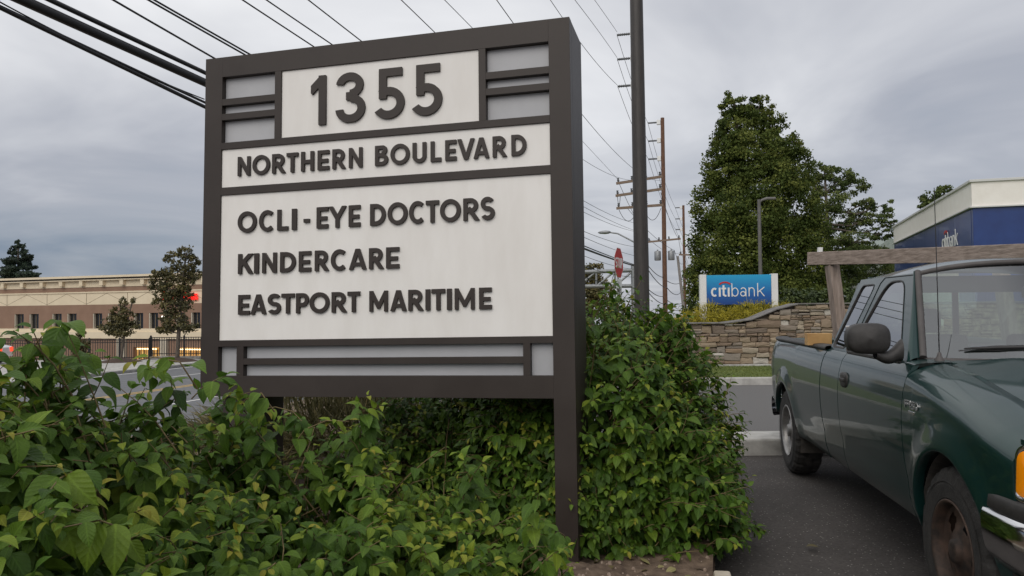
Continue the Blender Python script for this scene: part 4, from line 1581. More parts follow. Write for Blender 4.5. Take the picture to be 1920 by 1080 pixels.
for x in (-.62, .62):
    MB().lathe([(.0, 0), (.28, 0), (.30, .05), (.30, .80), (.26, .86), (.08, .88), (.06, 1.0), (.0, 1.0)], 16, Matrix.Translation((x, 0, zat(488, 1247, 71) - P2.z))).build('transformer', M_galv, u2)
u3 = util_pole('farthest wooden utility pole beside the big tree', P3, zat(385, 1284, 115), .24, .17,
               [(zat(389, 1275, 115), .9), (zat(410, 1275, 115), .9), (zat(430, 1275, 115), .9)], [])
p4 = at(1286, 590, 80)
P4 = Vector((p4.x, p4.y, terrain(p4.x, p4.y)))
util_pole('short grey leaning utility pole in front of the big tree', P4, zat(480, 1274, 80), .17, .13, [], [(zat(478, 1274, 80), -.6, .8, -.05)], lean=-.75, m=mat('grey_pole', (.20, .19, .18), (.30, .28, .26), scale=5, rough=.9, stretch=(4, 4, .4)))
# street light arm on the first pole
def street_light():
    a = Vector((P1.x, P1.y, 0))
    z0, z1 = zat(455, 1192, 50), zat(434, 1120, 50)
    T = thing('street_light', 'cobra head street light on a curved arm left of the steel pole', 'street light', (P1.x, P1.y, z0), ANG)
    h = z1 - z0
    MB().tube([(-.2, 0, -.1), (-.8, 0, .25), (-1.5, 0, h * .85), (-2.1, 0, h)], .05, 8).build('arm', M_galv, T)
    MB().lathe([(0, 0), (.08, .02), (.16, .15), (.19, .4), (.14, .72), (.05, .85), (0, .86)], 14, Matrix.Translation((-1.95, 0, h)) @ Matrix.Rotation(-PI / 2, 4, 'Y') @ Matrix.Diagonal((.65, 1, 1, 1))).build('lamp_head', M_galv, T)
street_light()
# dark steel pole
sp_ = at(1204.5, 600, 16.6)
T = thing('steel_pole', 'tall dark bronze steel pole rising out of the top of the picture', 'pole', (sp_.x, sp_.y, 0))
MB().tube([(0, 0, -.3), (-.006, 0, 2.5), (-.02, 0, 5), (-.045, 0, 10.5)], [.162, .160, .150, .133], 24).build('shaft', M_darkpole, T)
MB().lathe([(.26, 0), (.26, .06), (.17, .10), (.155, .22)], 20).build('base_collar', M_darkpole, T)

def truss():
    d = 62
    a = at(1188, 507, d)
    b = at(1096, 510, d)
    ln = 1.9
    p0 = a
    p1 = a + (b - a) * ln
    bot0, bot1 = at(1188, 536, d), at(1188, 536, d) + (at(1096, 537, d) - at(1188, 536, d)) * ln
    T = thing('gantry', 'pale steel truss gantry spanning beside the steel pole', 'gantry', (p0.x, p0.y, 0))
    g0 = Vector((p0.x, p0.y, 0))
    L = lambda v: v - g0
    MB().tube([L(p0), L(p1)], .16, 8).build('top_chord', M_galv, T)
    MB().tube([L(bot0), L(bot1)], .16, 8).build('bottom_chord', M_galv, T)
    n = 5
    for k in range(n + 1):
        t = k / n
        A, B = p0.lerp(p1, t), bot0.lerp(bot1, t)
        MB().tube([L(A), L(B)], .09, 6).build('upright', M_galv, T)
        if k < n:
            MB().tube([L(A), L(bot0.lerp(bot1, t + 1 / n))], .09, 6).build('brace', M_galv, T)
    MB().tube([L(p0) + Vector((0, 0, .5)), Vector((0, 0, terrain(p0.x, p0.y)))], .22, 10).build('leg', M_galv, T)
truss()

def stop_sign():
    c = at(1159.5, 493, 18.6)
    yaw = rad(66)
    T = thing('stop_sign', 'red octagonal stop sign turned edgewise over a white arrow plate', 'sign', (c.x, c.y, 0), yaw)
    zc = c.z
    R = .365 / math.cos(PI / 8)
    oct_ = [(R * math.cos(PI / 8 + k * PI / 4), R * math.sin(PI / 8 + k * PI / 4)) for k in range(8)]
    def plate(name, pts, y0, y1, m):
        n = len(pts)
        mb = MB()
        mb.add([(x, y0, zc + z) for x, z in pts] + [(x, y1, zc + z) for x, z in pts], [tuple(range(n)), tuple(range(2 * n - 1, n - 1, -1))] + [(k, n + k, n + (k + 1) % n, (k + 1) % n) for k in range(n)])
        return mb.build(name, m, T)
    plate('white_border', oct_, -.010, -.006, M_swhite)
    pl_ = plate('face', [(x * .955, z * .955) for x, z in oct_], -.014, -.0105, M_red)
    for ch, x0, w in zip('STOP', (-.30, -.145, .005, .165), (.135, .125, .145, .125)):
        letter('letter', ch, w, .25, .042, .004, M_swhite, pl_, Matrix.Translation((x0, -.0145, zc - .125)) @ Matrix.Rotation(PI / 2, 4, 'X'), 40)
    z1, z0 = at(1159, 523, 18.6).z, at(1159, 571, 18.6).z
    ap = box('arrow_plate', (-.23, -.012, z0), (.23, -.006, z1), M_swhite, T)
    hgt = z1 - z0
    for ch, x0, w in zip('NL', (-.10, .02), (.08, .07)):
        pass
    for ch, x0, w in zip('L', (-.04,), (.09,)):
        letter('letter', ch, w, .12, .024, .003, M_black, ap, Matrix.Translation((x0, -.0125, z0 + hgt * .70)) @ Matrix.Rotation(PI / 2, 4, 'X'), 30)
    for ch, x0, w in zip('DNLY', (-.16, -.07, .02, .09), (.075, .075, .06, .075)):
        letter('letter', ch, w, .11, .020, .003, M_black, ap, Matrix.Translation((x0, -.0125, z0 + hgt * .46)) @ Matrix.Rotation(PI / 2, 4, 'X'), 30)
    mb = MB()
    pts = [(-.10, -.025), (.02, -.025), (.02, -.075), (.12, 0), (.02, .075), (.02, .025), (-.10, .025)]
    mb.add([(x, -.0135, z0 + hgt * .26 + z) for x, z in pts], [(0, 1, 5, 6), (2, 3, 4)])
    mb.build('arrow', M_black, ap)
    box('post', (-.03, -.004, -.2), (.03, .03, zc + .33), M_galv, T)
stop_sign()

def school_sign():
    c = at(1240, 602, 40)
    T = thing('crossing_sign', 'yellow pentagon crossing sign with two black walking figures', 'sign', (c.x, c.y, 0))
    zc = c.z
    M_y = mat('fluorescent_yellow', (0.72, 0.72, 0.01), rough=.5)
    w = .27
    pts = [(-w, -.28), (w, -.28), (w, .10), (0, .32), (-w, .10)]
    n = 5
    mb = MB()
    mb.add([(x, 0, zc + z) for x, z in pts] + [(x, .01, zc + z) for x, z in pts], [tuple(range(n)), tuple(range(2 * n - 1, n - 1, -1))] + [(k, n + k, n + (k + 1) % n, (k + 1) % n) for k in range(n)])
    mb.build('face', M_y, T)
    for x, s in ((-.09, .8), (.06, 1.0)):
        mb = MB()
        q = [(-.03, -.18), (.0, -.18), (.012, -.05), (.04, -.18), (.07, -.18), (.035, .0), (.03, .07), (-.02, .07), (-.035, .0)]
        mb.add([(x + a * s, -.006, zc + b * s) for a, b in q], [tuple(range(len(q)))])
        mb.add([(x + .005 + .03 * s * math.cos(k * PI / 4), -.006, zc + (.11 + .03 * math.sin(k * PI / 4)) * s) for k in range(8)], [tuple(range(8))])
        mb.build('figure', M_black, T)
    box('post', (-.03, .012, -.6), (.03, .05, zc + .25), M_galv, T)
school_sign()

def lamp_post():
    d = 29
    b = at(1427, 560, d)
    T = thing('lamp_post', 'slim grey lamp post with a short arm before the big tree', 'street light', (b.x, b.y, 0))
    zt = at(1423, 374, d).z
    tx_ = at(1423, 374, d).x - b.x
    MB().tube([(0, 0, 0), (tx_ * .5, 0, zt / 2), (tx_, 0, zt)], [.075, .068, .06], 10).build('shaft', M_galv if False else mat('grey_steel', (.10, .095, .09), (.14, .13, .125), scale=6, rough=.5), T)
    MB().tube([(tx_, 0, zt - .12), (tx_ + .12, 0, zt - .02), (tx_ + .3, 0, zt + .03), (tx_ + .62, 0, zt + .03)], [.04, .045, .06, .055], 8).build('lamp_arm', MATS['grey_steel'], T)
lamp_post()

# wires: each hangs in a vertical plane along the pole line
WN = [0]
def plane_hit(px, py, off):
    """sight line meets the vertical plane along the pole line at lateral offset off from pole 1"""
    d = FW + RT * ((px - 960) / FPX) + UP * ((540 - py) / FPX)
    o = P1 + SID * off
    t = (o - CAM).dot(SID) / d.dot(SID)
    return CAM + d * t
def wire(name, label, pts, off, r, group, t_end=None, sag_to=None):
    """pts: picture positions the wire passes through, near end first"""
    Q = [plane_hit(x, y, off) for x, y in pts]
    ts = [(q - P1).dot(DIR) for q in Q]
    zs = [q.z for q in Q]
    if len(Q) == 2:
        co_ = np.polyfit(ts, zs, 1)
    else:
        co_ = np.polyfit(ts, zs, 2)
    lo, hi = min(ts) - 1.5, max(ts)
    if t_end is not None:
        lo = min(lo, t_end)
    mb = MB()
    P = []
    for t in np.linspace(lo, hi, 26):
        p = P1 + SID * off + DIR * t
        P.append((p.x, p.y, float(np.polyval(co_, t))))
    mb.tube(P, r, 6)
    o = mb.build(name, M_wire, None)
    tag(o, label, 'wire', group)
    return o
G1, G2, G3 = 'thin overhead power wires', 'communication cables on the utility poles', 'heavy cable bundle overhead'
# insulator wires
for a, b in (((1085, -40), (1157, 62)), ((1032, -60), (1157, 109)), ((1045, 18), (1157, 159))):
    pass
wire('power_wire', 'thin wire reaching the topmost of the three left insulators', [(1070, -62), (1115, 0), (1157, 60)], -1.38, .014, G1)
wire('power_wire', 'thin wire reaching the middle of the three left insulators', [(1032, 0), (1100, 36), (1157, 108)][1:] if False else [(1030, -60), (1078, 0), (1157, 108)], -1.38, .014, G1)
wire('power_wire', 'thin wire reaching the lowest of the three left insulators', [(1032, 0), (1093, 86), (1157, 159)], -1.38, .014, G1)
thin = [((930, 0), (962, 41), (1094, 218), (1240, 338)), ((833, 0), (884, 50), (1094, 267), (1158, 336)), ((750, 0), (815, 58), (1094, 300), (1184, 338))]
for k, p in enumerate(thin):
    wire('power_wire', ('rightmost', 'middle', 'leftmost')[k] + ' of three thin wires leaving the sign top near its right half', p, (.95, -1.4, -.5)[k], .009, G1)
thin2 = [((577, 0), (676, 75), (1095, 377), (1190, 418)), ((500, 0), (620, 82), (1095, 388), (1190, 432)), ((455, 0), (586, 86), (1095, 398), (1190, 434))]
for k, p in enumerate(thin2):
    wire('power_wire', ('right', 'middle', 'left')[k] + ' wire of the three thin ones above the address number', p, -.3, .009, G1)
wire('cable', 'upper of two close cables meeting the sign top left of the number', [(290, 0), (468, 102), (1095, 434), (1192, 463)], -.3, .010, G2)
wire('cable', 'lower of two close cables meeting the sign top left of the number', [(278, 0), (460, 103), (1095, 445), (1192, 480)], -.3, .010, G2)
wire('cable', 'single cable meeting the sign top near its upper left corner', [(205, 0), (408, 109), (1095, 480), (1192, 505)], -.3, .010, G2)
wire('cable_bundle', 'upper thick black cable crossing the upper left sky', [(95, 0), (383, 136), (1095, 461), (1192, 497)], -.35, .022, G3)
def bundle(px_pts, off, r):
    return wire('cable_bundle', 'thickest black lashed cable crossing the upper left sky', px_pts, off, r, G3)
bundle([(50, 0), (230, 88), (383, 155), (1095, 466), (1192, 499)], -.35, .042)
wire('cable', 'upper black cable below the thick bundle at left', [(0, 17), (160, 88), (383, 187), (1095, 500), (1192, 520)], -.35, .013, G2)
wire('cable', 'lower black cable below the thick bundle at left', [(0, 25), (150, 87), (383, 191), (1095, 520), (1192, 540)], -.35, .019, G2)
wire('cable', 'thinnest wire just above the low black cables at left', [(0, 4), (130, 72), (383, 186)], -.35, .006, G2)
# spans between the poles
def span(name, label, a, b, sag, r, group):
    mb = MB()
    a, b = Vector(a), Vector(b)
    mb.tube([a.lerp(b, t) - Vector((0, 0, sag * 4 * t * (1 - t))) for t in np.linspace(0, 1, 14)], r, 5)
    o = mb.build(name, M_wire, None)
    return tag(o, label, 'wire', group)
def on(P, off, z):
    v = P + SID * off
    return (v.x, v.y, z)
G4 = 'wires between the roadside poles'
z1s = [zat(p, 1175, 50) for p in (62, 108, 159, 340, 363, 388, 470, 495, 520, 540)]
z2s = [zat(p, 1230, 71) for p in (229, 263, 297, 449, 449, 470, 520, 540, 556, 570)]
z3s = [zat(p, 1275, 115) for p in (389, 410, 430, 470, 480, 490, 520, 540, 560, 570)]
o1 = [-1.38, -1.38, -1.38, -1.4, 1.3, -.9, -.2, .2, -.2, .2]
o2 = [-1.33, -1.33, -1.33, -1.3, 1.3, .9, -.2, .2, -.2, .2]
o3 = [-1.18, -1.18, -1.18, 0, 0, 0, .2, -.2, .2, 0]
for k in range(10):
    span('span_wire', 'wire hanging between the first and second roadside poles', on(P1, o1[k], z1s[k]), on(P2, o2[k], z2s[k]), .35, .016 if k < 6 else .03, G4)
for k in range(10):
    span('span_wire', 'wire hanging between the brown pole and the farthest pole', on(P2, o2[k], z2s[k]), on(P3, o3[k], z3s[k]), .8, .018 if k < 6 else .035, 'wires beyond the brown pole')
for k in range(7):
    far = P3 + DIR * 60
    span('span_wire', 'wire running on past the farthest pole', on(P3, o3[k], z3s[k]), (far.x, far.y, z3s[k] - 2.0), 1.0, .02, 'wires past the farthest pole')
# jumper loops on the first pole
for k, (x0, x1, z) in enumerate(((-1.4, -.2, 392), (.2, 1.3, 392), (-1.5, -1.3, 363))):
    zz = zat(z, 1200, 50)
    span('jumper_wire', 'looped jumper wire under the crossarms of the hidden pole', on(P1, x0, zz), on(P1, x1, zz), .75, .018, 'jumper loops under the crossarms')

# ------------------------------------------------------------------ building across the boulevard
def store():
    vdir = Vector((.935, -.355, 0)).normalized()          # to the right along the facade
    C = at(162, 600, 74)
    C.z = -3.4
    ang = math.atan2(vdir.y, vdir.x)
    T = thing('store_building', 'long two storey brown and cream commercial building across the boulevard', 'building', C, ang)
    nrm = Vector((vdir.y, -vdir.x, 0))
    M_cr = mat('cream_stucco', (0.70, 0.59, 0.42), (0.76, 0.65, 0.47), scale=.8, rough=.9)
    M_br = mat('brown_stucco', (0.245, 0.15, 0.102), (0.285, 0.178, 0.122), scale=.8, rough=.9)
    M_ln = mat('joint_line', (.22, .17, .11), rough=.9)
    def ux(px, y=600):
        # facade coordinate under a picture column
        d = FW + RT * ((px - 960) / FPX) + UP * ((540 - y) / FPX)
        n = Vector((vdir.y, -vdir.x, 0))
        t = (C - CAM).dot(n) / d.dot(n)
        p = CAM + d * t
        return (p - C).dot(vdir), p.z + 3.4
    def zpx(py, px=190):
        return ux(px, py)[1]
    x0, x1 = ux(-200)[0], ux(640)[0]
    Ztop = zpx(517)
    H = {k: zpx(v) for k, v in dict(cor0=521, cor1=524, br0=526, br1=538, b1=546.5, cr1=549, cr2=571, wt=587.5, wb=616, l1=622, l2=634.5, g1=640).items()}
    D0 = 14.0
    box('upper_wall', (x0, 0.02, H['cr2']), (x1, D0, H['b1']), M_cr, T) if False else None
    # wall bands, stacked
    box('cornice_cap', (x0, -.55, H['cor0']), (x1, D0, Ztop), M_cr, T)
    box('cornice_line', (x0, -.30, H['cor1']), (x1, D0 - .1, H['cor0'] - .002), mat('flashing', (.05, .045, .04), rough=.8), T)
    box('cornice_band', (x0, -.38, H['br0'] ), (x1, D0, H['cor1'] - .002), M_cr, T)
    box('frieze', (x0, 0, H['br1']), (x1, D0, H['br0'] - .002), M_cr, T)
    box('brown_band', (x0, .05, H['b1']), (x1, D0, H['br1'] - .002), M_br, T)
    box('string_course', (x0, -.08, H['cr1']), (x1, D0, H['b1'] - .002), M_cr, T)
    box('cream_band', (x0, 0, H['cr2']), (x1, D0, H['cr1'] - .002), M_cr, T)
    for px in (9, 45, 82, 118, 156, 194, 232, 271, 309, 347, 385, -28, -64):
        u = ux(px)[0]
        box('bracket', (u - .22, -.34, H['br1'] + .12), (u + .22, -.002, H['br0'] - .004), M_cr, T, .03)
    joints = [13, 88, 162, 239, 316, -62, 393]
    for px in joints:
        u = ux(px)[0]
        box('joint', (u - .025, -.012, H['cr2'] + .02), (u + .025, -.002, H['cr1'] - .02), M_ln, T)
    js = sorted(ux(p)[0] for p in joints)
    for a, b in zip(js[:-1], js[1:]):
        za, zb = H['cr2'] + .05, H['cr1'] - .05
        m_ = (a + b) / 2
        for q0, q1 in (((a, za), (m_, zb)), ((m_, zb), (b, za))):
            MB().tube([(q0[0], -.004, q0[1]), (q1[0], -.004, q1[1])], .013, 5).build('diagonal_joint', M_ln, T)
    # window storey: piers between windows
    M_wd = mat('window_frame_cream', (.52, .46, .36), rough=.8)
    M_dark = mat('dark_glazing', (.012, .012, .013), rough=.08, coat=.5)
    wins = []
    for bx in (-49, 27, 98, 174, 251, 330, 404):
        for q in (0, 28):
            wins.append((ux(bx + q)[0], ux(bx + q + 17.5)[0]))
    wins.sort()
    cur = x0
    for a, b in wins + [(x1, x1)]:
        if a - cur > .02:
            box('pier', (cur, 0, H['wb']), (a, .5, H['wt']), M_br, T)
        cur = b
    box('lintel_band', (x0, 0, H['wt'] + .002), (x1, .5, H['cr2'] - .002), M_br, T)
    box('storey_back', (x0, .5, -1), (x1, D0, H['cr2']), mat('room_dark', (.03, .028, .026), rough=.9), T)
    for a, b in wins:
        w = box('window', (a + .02, .26, H['wb'] + .02), (b - .02, .30, H['wt'] - .02), M_dark, T)
        box('jamb', (a + .005, .02, H['wb'] + .01), (a + .11, .25, H['wt'] - .01), M_wd, w)
        box('transom', ((a + b) / 2 - .03, .22, H['wb'] + .03), ((a + b) / 2 + .03, .255, H['wt'] - .03), M_ln, w)
    box('sill_course', (x0, -.10, H['l1']), (x1, .5, H['wb'] - .002), M_cr, T)
    box('canopy_band', (x0, -.25, H['l2']), (x1, .5, H['l1'] - .002), M_cr, T)
    # lower storey with lit openings
    M_lit = mat('lit_interior', (.6, .4, .15), (.25, .10, .04), scale=1.8, rough=.8, emit=(1.0, .52, .12), estr=.28, stretch=(1, 1, 1.0))
    M_tube = mat('fluorescent_tube', (1, .9, .7), rough=.5, emit=(1.0, .80, .45), estr=2.2)
    o0, o1_ = ux(250)[0], ux(300)[0]
    p0, p1 = ux(330)[0], ux(400)[0]
    gz = zpx(650)
    for a, b in ((x0, o0), (o1_, p0), (p1, x1)):
        box('ground_wall', (a, 0, -.3), (b, .5, H['l2'] - .002), M_br, T)
    for a, b in ((o0, o1_), (p0, p1)):
        box('ground_lintel', (a, 0, gz), (b, .5, H['l2'] - .002), M_br, T)
        w = box('shop_window', (a + .05, .34, .1), (b - .05, .40, gz - .02), M_lit, T)
        MB().box((a + .3, .10, gz - .22), (b - .5, .2, gz - .12)).build('light_strip', M_tube, w)
        for k in range(1, 6):
            xx = a + (b - a) * k / 6
            box('glazing_bar', (xx - .03, .2, .1), (xx + .03, .3, gz - .25), M_ln, w)
    for px in (226, 236, 308, 314):
        u = ux(px)[0]
        box('column', (u - .16, -.32, -.3), (u + .16, -.02, H['l2'] - .004), M_wd, T)
    # red sign letters
    M_rl = mat('red_neon', (.8, .02, .01), rough=.4, emit=(1, .015, .01), estr=.65)
    us = [ux(p)[0] for p in (306, 314, 322, 330, 342, 351, 356, 361, 368)]
    zz = zpx(563, 340)
    for ch, u, w in zip('SttVlaus', (us[0], us[1] + .1, us[2] + .1, us[4], us[5], us[6], us[7] + .05, us[8]), (.38, .26, .26, .44, .12, .30, .32, .30)):
        letter('sign_letter', ch, w, .85, .12, .1, M_rl, T, Matrix.Translation((u, -.12, zz)) @ Matrix.Rotation(PI / 2, 4, 'X'), 30)
    # wall lamps
    M_lamp = mat('lamp_glow', (1, .95, .85), rough=.5, emit=(1, .93, .78), estr=9.0)
    for k, (px, py) in enumerate(((119, 610), (232, 598), (310, 594))):
        u, z = ux(px, py)
        L = thing('wall_lamp', ('small lit wall lamp below the windows seen between bush leaves', 'small lit wall lamp behind the smaller street tree', 'small lit wall lamp behind the tall street tree')[k], 'lamp', C + vdir * u + nrm * .02 + Vector((0, 0, z)), ang, 'lamps on the commercial building')
        MB().lathe([(0, -.10), (.07, -.08), (.09, 0), (.07, .08), (0, .10)], 10, Matrix.Translation((0, -.28, 0))).build('globe', M_lamp, L)
        MB().box((-.05, -.16, -.05), (.05, -.0, .05)).build('bracket', M_black, L)
store()

# fence on the kerb wall beyond the far sidewalk
def fence():
    Y = FY
    def sec(pa, pb, pyt, pyb, wallh, label):
        a, b = at(pa, 650, Y), at(pb, 650, Y)
        zt, zb = at((pa + pb) / 2, pyt, Y).z, at((pa + pb) / 2, pyb, Y).z
        T = thing('iron_fence', label, 'fence', (a.x, Y, zb))
        L = b.x - a.x
        h = zt - zb
        for z in (.12, h - .22, h - .06):
            box('rail', (0, -.02, z), (L, .02, z + .045), M_black, T)
        mb = MB()
        n = int(L / .145)
        for k in range(n):
            x = L * (k + .5) / n
            mb.box((x - .014, -.014, .02), (x + .014, .014, h - .01))
        tag(mb.build('pickets', M_black, T), kind='stuff')
        np_ = max(2, int(round(L / 1.9)) + 1)
        for k in range(np_):
            x = L * k / (np_ - 1)
            p = box('post', (x - .045, -.045, -.1), (x + .045, .045, h + .05), M_black, T)
            MB().add([(x - .05, -.05, h + .052), (x + .05, -.05, h + .052), (x + .05, .05, h + .052), (x - .05, .05, h + .052), (x, 0, h + .11)], [(0, 1, 4), (1, 2, 4), (2, 3, 4), (3, 0, 4)]).build('cap', M_black, p)
        wo = box('low_wall', (a.x, Y - .16, -1.3), (b.x, Y + .16, zb - .02), M_concd)
        tag(wo, 'low concrete kerb wall under the ' + ('left' if pa < 200 else 'right, raised') + ' stretch of iron fence', 'wall')
    sec(-60, 281, 637, 676, .2, 'black iron picket fence, lower left stretch, on a kerb wall')
    sec(283, 470, 631, 667, .4, 'black iron picket fence, raised right stretch by the tall street tree')
fence()
# parked car by the lower fence end, mostly hidden by leaves
def far_car():
    c = at(-58, 684, 43)
    T = thing('parked_car', 'white car with a red tail lamp glimpsed between the bush leaves', 'car', (c.x, c.y, -1.15), .15)
    M_cw = mat('white_car_paint', (.6, .6, .6), rough=.3, coat=1.0)
    prof = [(-1.9, .35), (-1.95, .75), (-1.7, .92), (-.9, 1.0), (-.3, 1.42), (.9, 1.45), (1.45, 1.05), (1.85, .95), (1.9, .4)]
    mb = MB()
    n = len(prof)
    mb.add([(x, -.8, z) for x, z in prof] + [(x, .8, z) for x, z in prof], [tuple(range(n))[::-1], tuple(range(n, 2 * n))] + [(k, (k + 1) % n, n + (k + 1) % n, n + k) for k in range(n)])
    mb.build('body', M_cw, T, .06)
    mb = MB()
    mb.add([(-.75, -.802, 1.0), (-.28, -.802, 1.36), (.85, -.802, 1.38), (1.25, -.802, 1.03)], [(0, 3, 2, 1)])
    mb.build('side_window', M_dark_glass, T)
    for x in (-1.2, 1.2):
        for y in (-.78, .62):
            MB().lathe([(0, 0), (.2, 0), (.3, .02), (.32, .08), (.30, .16), (0, .16)], 18, Matrix.Translation((x, y, .32)) @ Matrix.Rotation(-PI / 2, 4, 'X')).build('wheel', M_tyre, T)
    for y in (-.74, .5):
        box('tail_lamp', (1.83, y, .68), (1.91, y + .24, .92), mat('lit_tail', (.6, .02, .01), rough=.3, emit=(1, .06, .02), estr=1.5), T)
    box('side_marker', (1.62, -.815, .70), (1.86, -.80, .9), MATS['lit_tail'], T)
far_car()
# ------------------------------------------------------------------ plants
def leaf_mat(name, stops, rough=.42, transl=.22, veins=True, vtx=True, spec=.5):
    m = bpy.data.materials.new(name)
    m.use_nodes = True
    N, K = m.node_tree.nodes, m.node_tree.links
    b = N['Principled BSDF']
    out = N['Material Output']
    at_ = N.new('ShaderNodeAttribute')
    at_.attribute_name = 'tone'
    r = N.new('ShaderNodeValToRGB')
    e = r.color_ramp.elements
    e[0].position, e[0].color = stops[0][0], (*stops[0][1], 1)
    e[1].position, e[1].color = stops[-1][0], (*stops[-1][1], 1)
    for p, c in stops[1:-1]:
        q = e.new(p)
        q.color = (*c, 1)
    K.new(at_.outputs['Fac'], r.inputs[0])
    col = r.outputs[0]
    b.inputs['Roughness'].default_value = rough
    b.inputs['Specular IOR Level'].default_value = spec
    if veins:
        uv = N.new('ShaderNodeUVMap')
        sp = N.new('ShaderNodeSeparateXYZ')
        K.new(uv.outputs[0], sp.inputs[0])
        def mt(op, a, c=None, d=None):
            n = N.new('ShaderNodeMath')
            n.operation = op
            for i, v in enumerate((a, c, d)):
                if v is None:
                    continue
                if isinstance(v, (int, float)):
                    n.inputs[i].default_value = v
                else:
                    K.new(v, n.inputs[i])
            return n.outputs[0]
        au = mt('ABSOLUTE', mt('SUBTRACT', sp.outputs[0], .5))
        ph = mt('FRACT', mt('MULTIPLY', mt('SUBTRACT', sp.outputs[1], mt('MULTIPLY', mt('POWER', au, .8), .62)), 6.5))
        tri = mt('ABSOLUTE', mt('SUBTRACT', ph, .5))
        lat = mt('SMOOTH_MIN', mt('MULTIPLY', tri, 2.2), .8, .1)
        mid = mt('MINIMUM', mt('MULTIPLY', au, 16), 1)
        hgt = mt('MULTIPLY', lat, mid)
        bp = N.new('ShaderNodeBump')
        bp.inputs['Strength'].default_value = .30
        bp.inputs['Distance'].default_value = .004
        K.new(hgt, bp.inputs['Height'])
        K.new(bp.outputs[0], b.inputs['Normal'])
        mx = N.new('ShaderNodeMix')
        mx.data_type = 'RGBA'
        mx.blend_type = 'MIX'
        K.new(mt('MULTIPLY', mt('SUBTRACT', 1, mid), .5), mx.inputs[0])
        K.new(col, mx.inputs[6])
        hs = N.new('ShaderNodeHueSaturation')
        hs.inputs['Value'].default_value = 1.7
        K.new(col, hs.inputs['Color'])
        K.new(hs.outputs[0], mx.inputs[7])
        col = mx.outputs[2]
        # blotches
        tc = N.new('ShaderNodeTexCoord')
        nz = N.new('ShaderNodeTexNoise')
        nz.inputs['Scale'].default_value = 30
        K.new(tc.outputs['Object'], nz.inputs['Vector'])
        hs2 = N.new('ShaderNodeHueSaturation')
        K.new(mt('ADD', mt('MULTIPLY', nz.outputs[0], .6), .7), hs2.inputs['Value'])
        K.new(col, hs2.inputs['Color'])
        col = hs2.outputs[0]
    K.new(col, b.inputs['Base Color'])
    if transl:
        tr = N.new('ShaderNodeBsdfTranslucent')
        K.new(col, tr.inputs[0])
        ms = N.new('ShaderNodeMixShader')
        ms.inputs[0].default_value = transl
        K.new(b.outputs[0], ms.inputs[1])
        K.new(tr.outputs[0], ms.inputs[2])
        K.new(ms.outputs[0], out.inputs[0])
    return m

def leaf_template(nu, nv, curl, fold, wav, seed, wid=.30):
    """unit length leaf along +x, width along y, up z; returns verts, quads, uv"""
    rg = random.Random(seed)
    T_ = [0, .05, .13, .26, .42, .58, .72, .84, .93, 1.0]
    Wd = [.06, .46, .82, 1.0, 1.0, .86, .62, .32, .11, .0]
    # leaf stalk then blade
    V, UV = [], []
    ang = .35
    x = z = 0.0
    ph = rg.uniform(0, 6)
    skew = rg.uniform(-.10, .10)
    for i in range(nu + 1):
        t = i / nu
        w = interp(t, T_, Wd) * wid
        if i == nu:
            w = .004
        for j in range(nv + 1):
            s = -1 + 2 * j / nv
            up = fold * abs(s) * w + wav * math.sin(t * 9 + ph + (2 if s > 0 else 0)) * abs(s) * w
            V.append((x - math.sin(ang) * 0 + up * math.sin(-ang) * -1 * 0, s * w + skew * math.sin(PI * t) * .5, z + up))
            UV.append((.5 + .5 * s * max(.05, interp(t, T_, Wd)), t))
        ang -= curl / nu
        x += math.cos(ang) / nu
        z += math.sin(ang) / nu
    F = [(i * (nv + 1) + j, i * (nv + 1) + j + 1, (i + 1) * (nv + 1) + j + 1, (i + 1) * (nv + 1) + j) for i in range(nu) for j in range(nv)]
    V = np.array(V)
    V[:, 2] *= 1
    return V, np.array(F), np.array(UV)

def leaf_variants(nu, nv, n=6, base=0, wid=.30):
    rg = random.Random(base)
    return [leaf_template(nu, nv, rg.uniform(.3, 1.2), rg.uniform(.12, .42), rg.uniform(.03, .14), base + k, wid * rg.uniform(.82, 1.0)) for k in range(n)]

def frames(D, Nn):
    D = D / (np.linalg.norm(D, axis=1, keepdims=True) + 1e-9)
    Nn = Nn - D * (D * Nn).sum(1, keepdims=True)
    Nn = Nn / (np.linalg.norm(Nn, axis=1, keepdims=True) + 1e-9)
    Sd = np.cross(Nn, D)
    return D, Sd, Nn

def leaf_mesh(name, Pos, D, Nn, L, tone, var, tmpl):
    D, Sd, Nn = frames(D, Nn)
    Vs, Fs, Us, Ts = [], [], [], []
    off = 0
    for k, (V, F, UV) in enumerate(tmpl):
        ix = np.nonzero(var == k)[0]
        if not len(ix):
            continue
        W_ = (V[None, :, 0, None] * D[ix, None] + V[None, :, 1, None] * Sd[ix, None] + V[None, :, 2, None] * Nn[ix, None]) * L[ix, None, None] + Pos[ix, None]
        n, m = len(ix), len(V)
        Vs.append(W_.reshape(-1, 3))
        Fs.append((F[None] + (np.arange(n) * m)[:, None, None] + off).reshape(-1, 4))
        Us.append(np.tile(UV, (n, 1)))
        Ts.append(np.repeat(tone[ix], m))
        off += n * m
    return npmesh(name, np.concatenate(Vs), np.concatenate(Fs), np.concatenate(Ts), np.concatenate(Us), smooth=True)

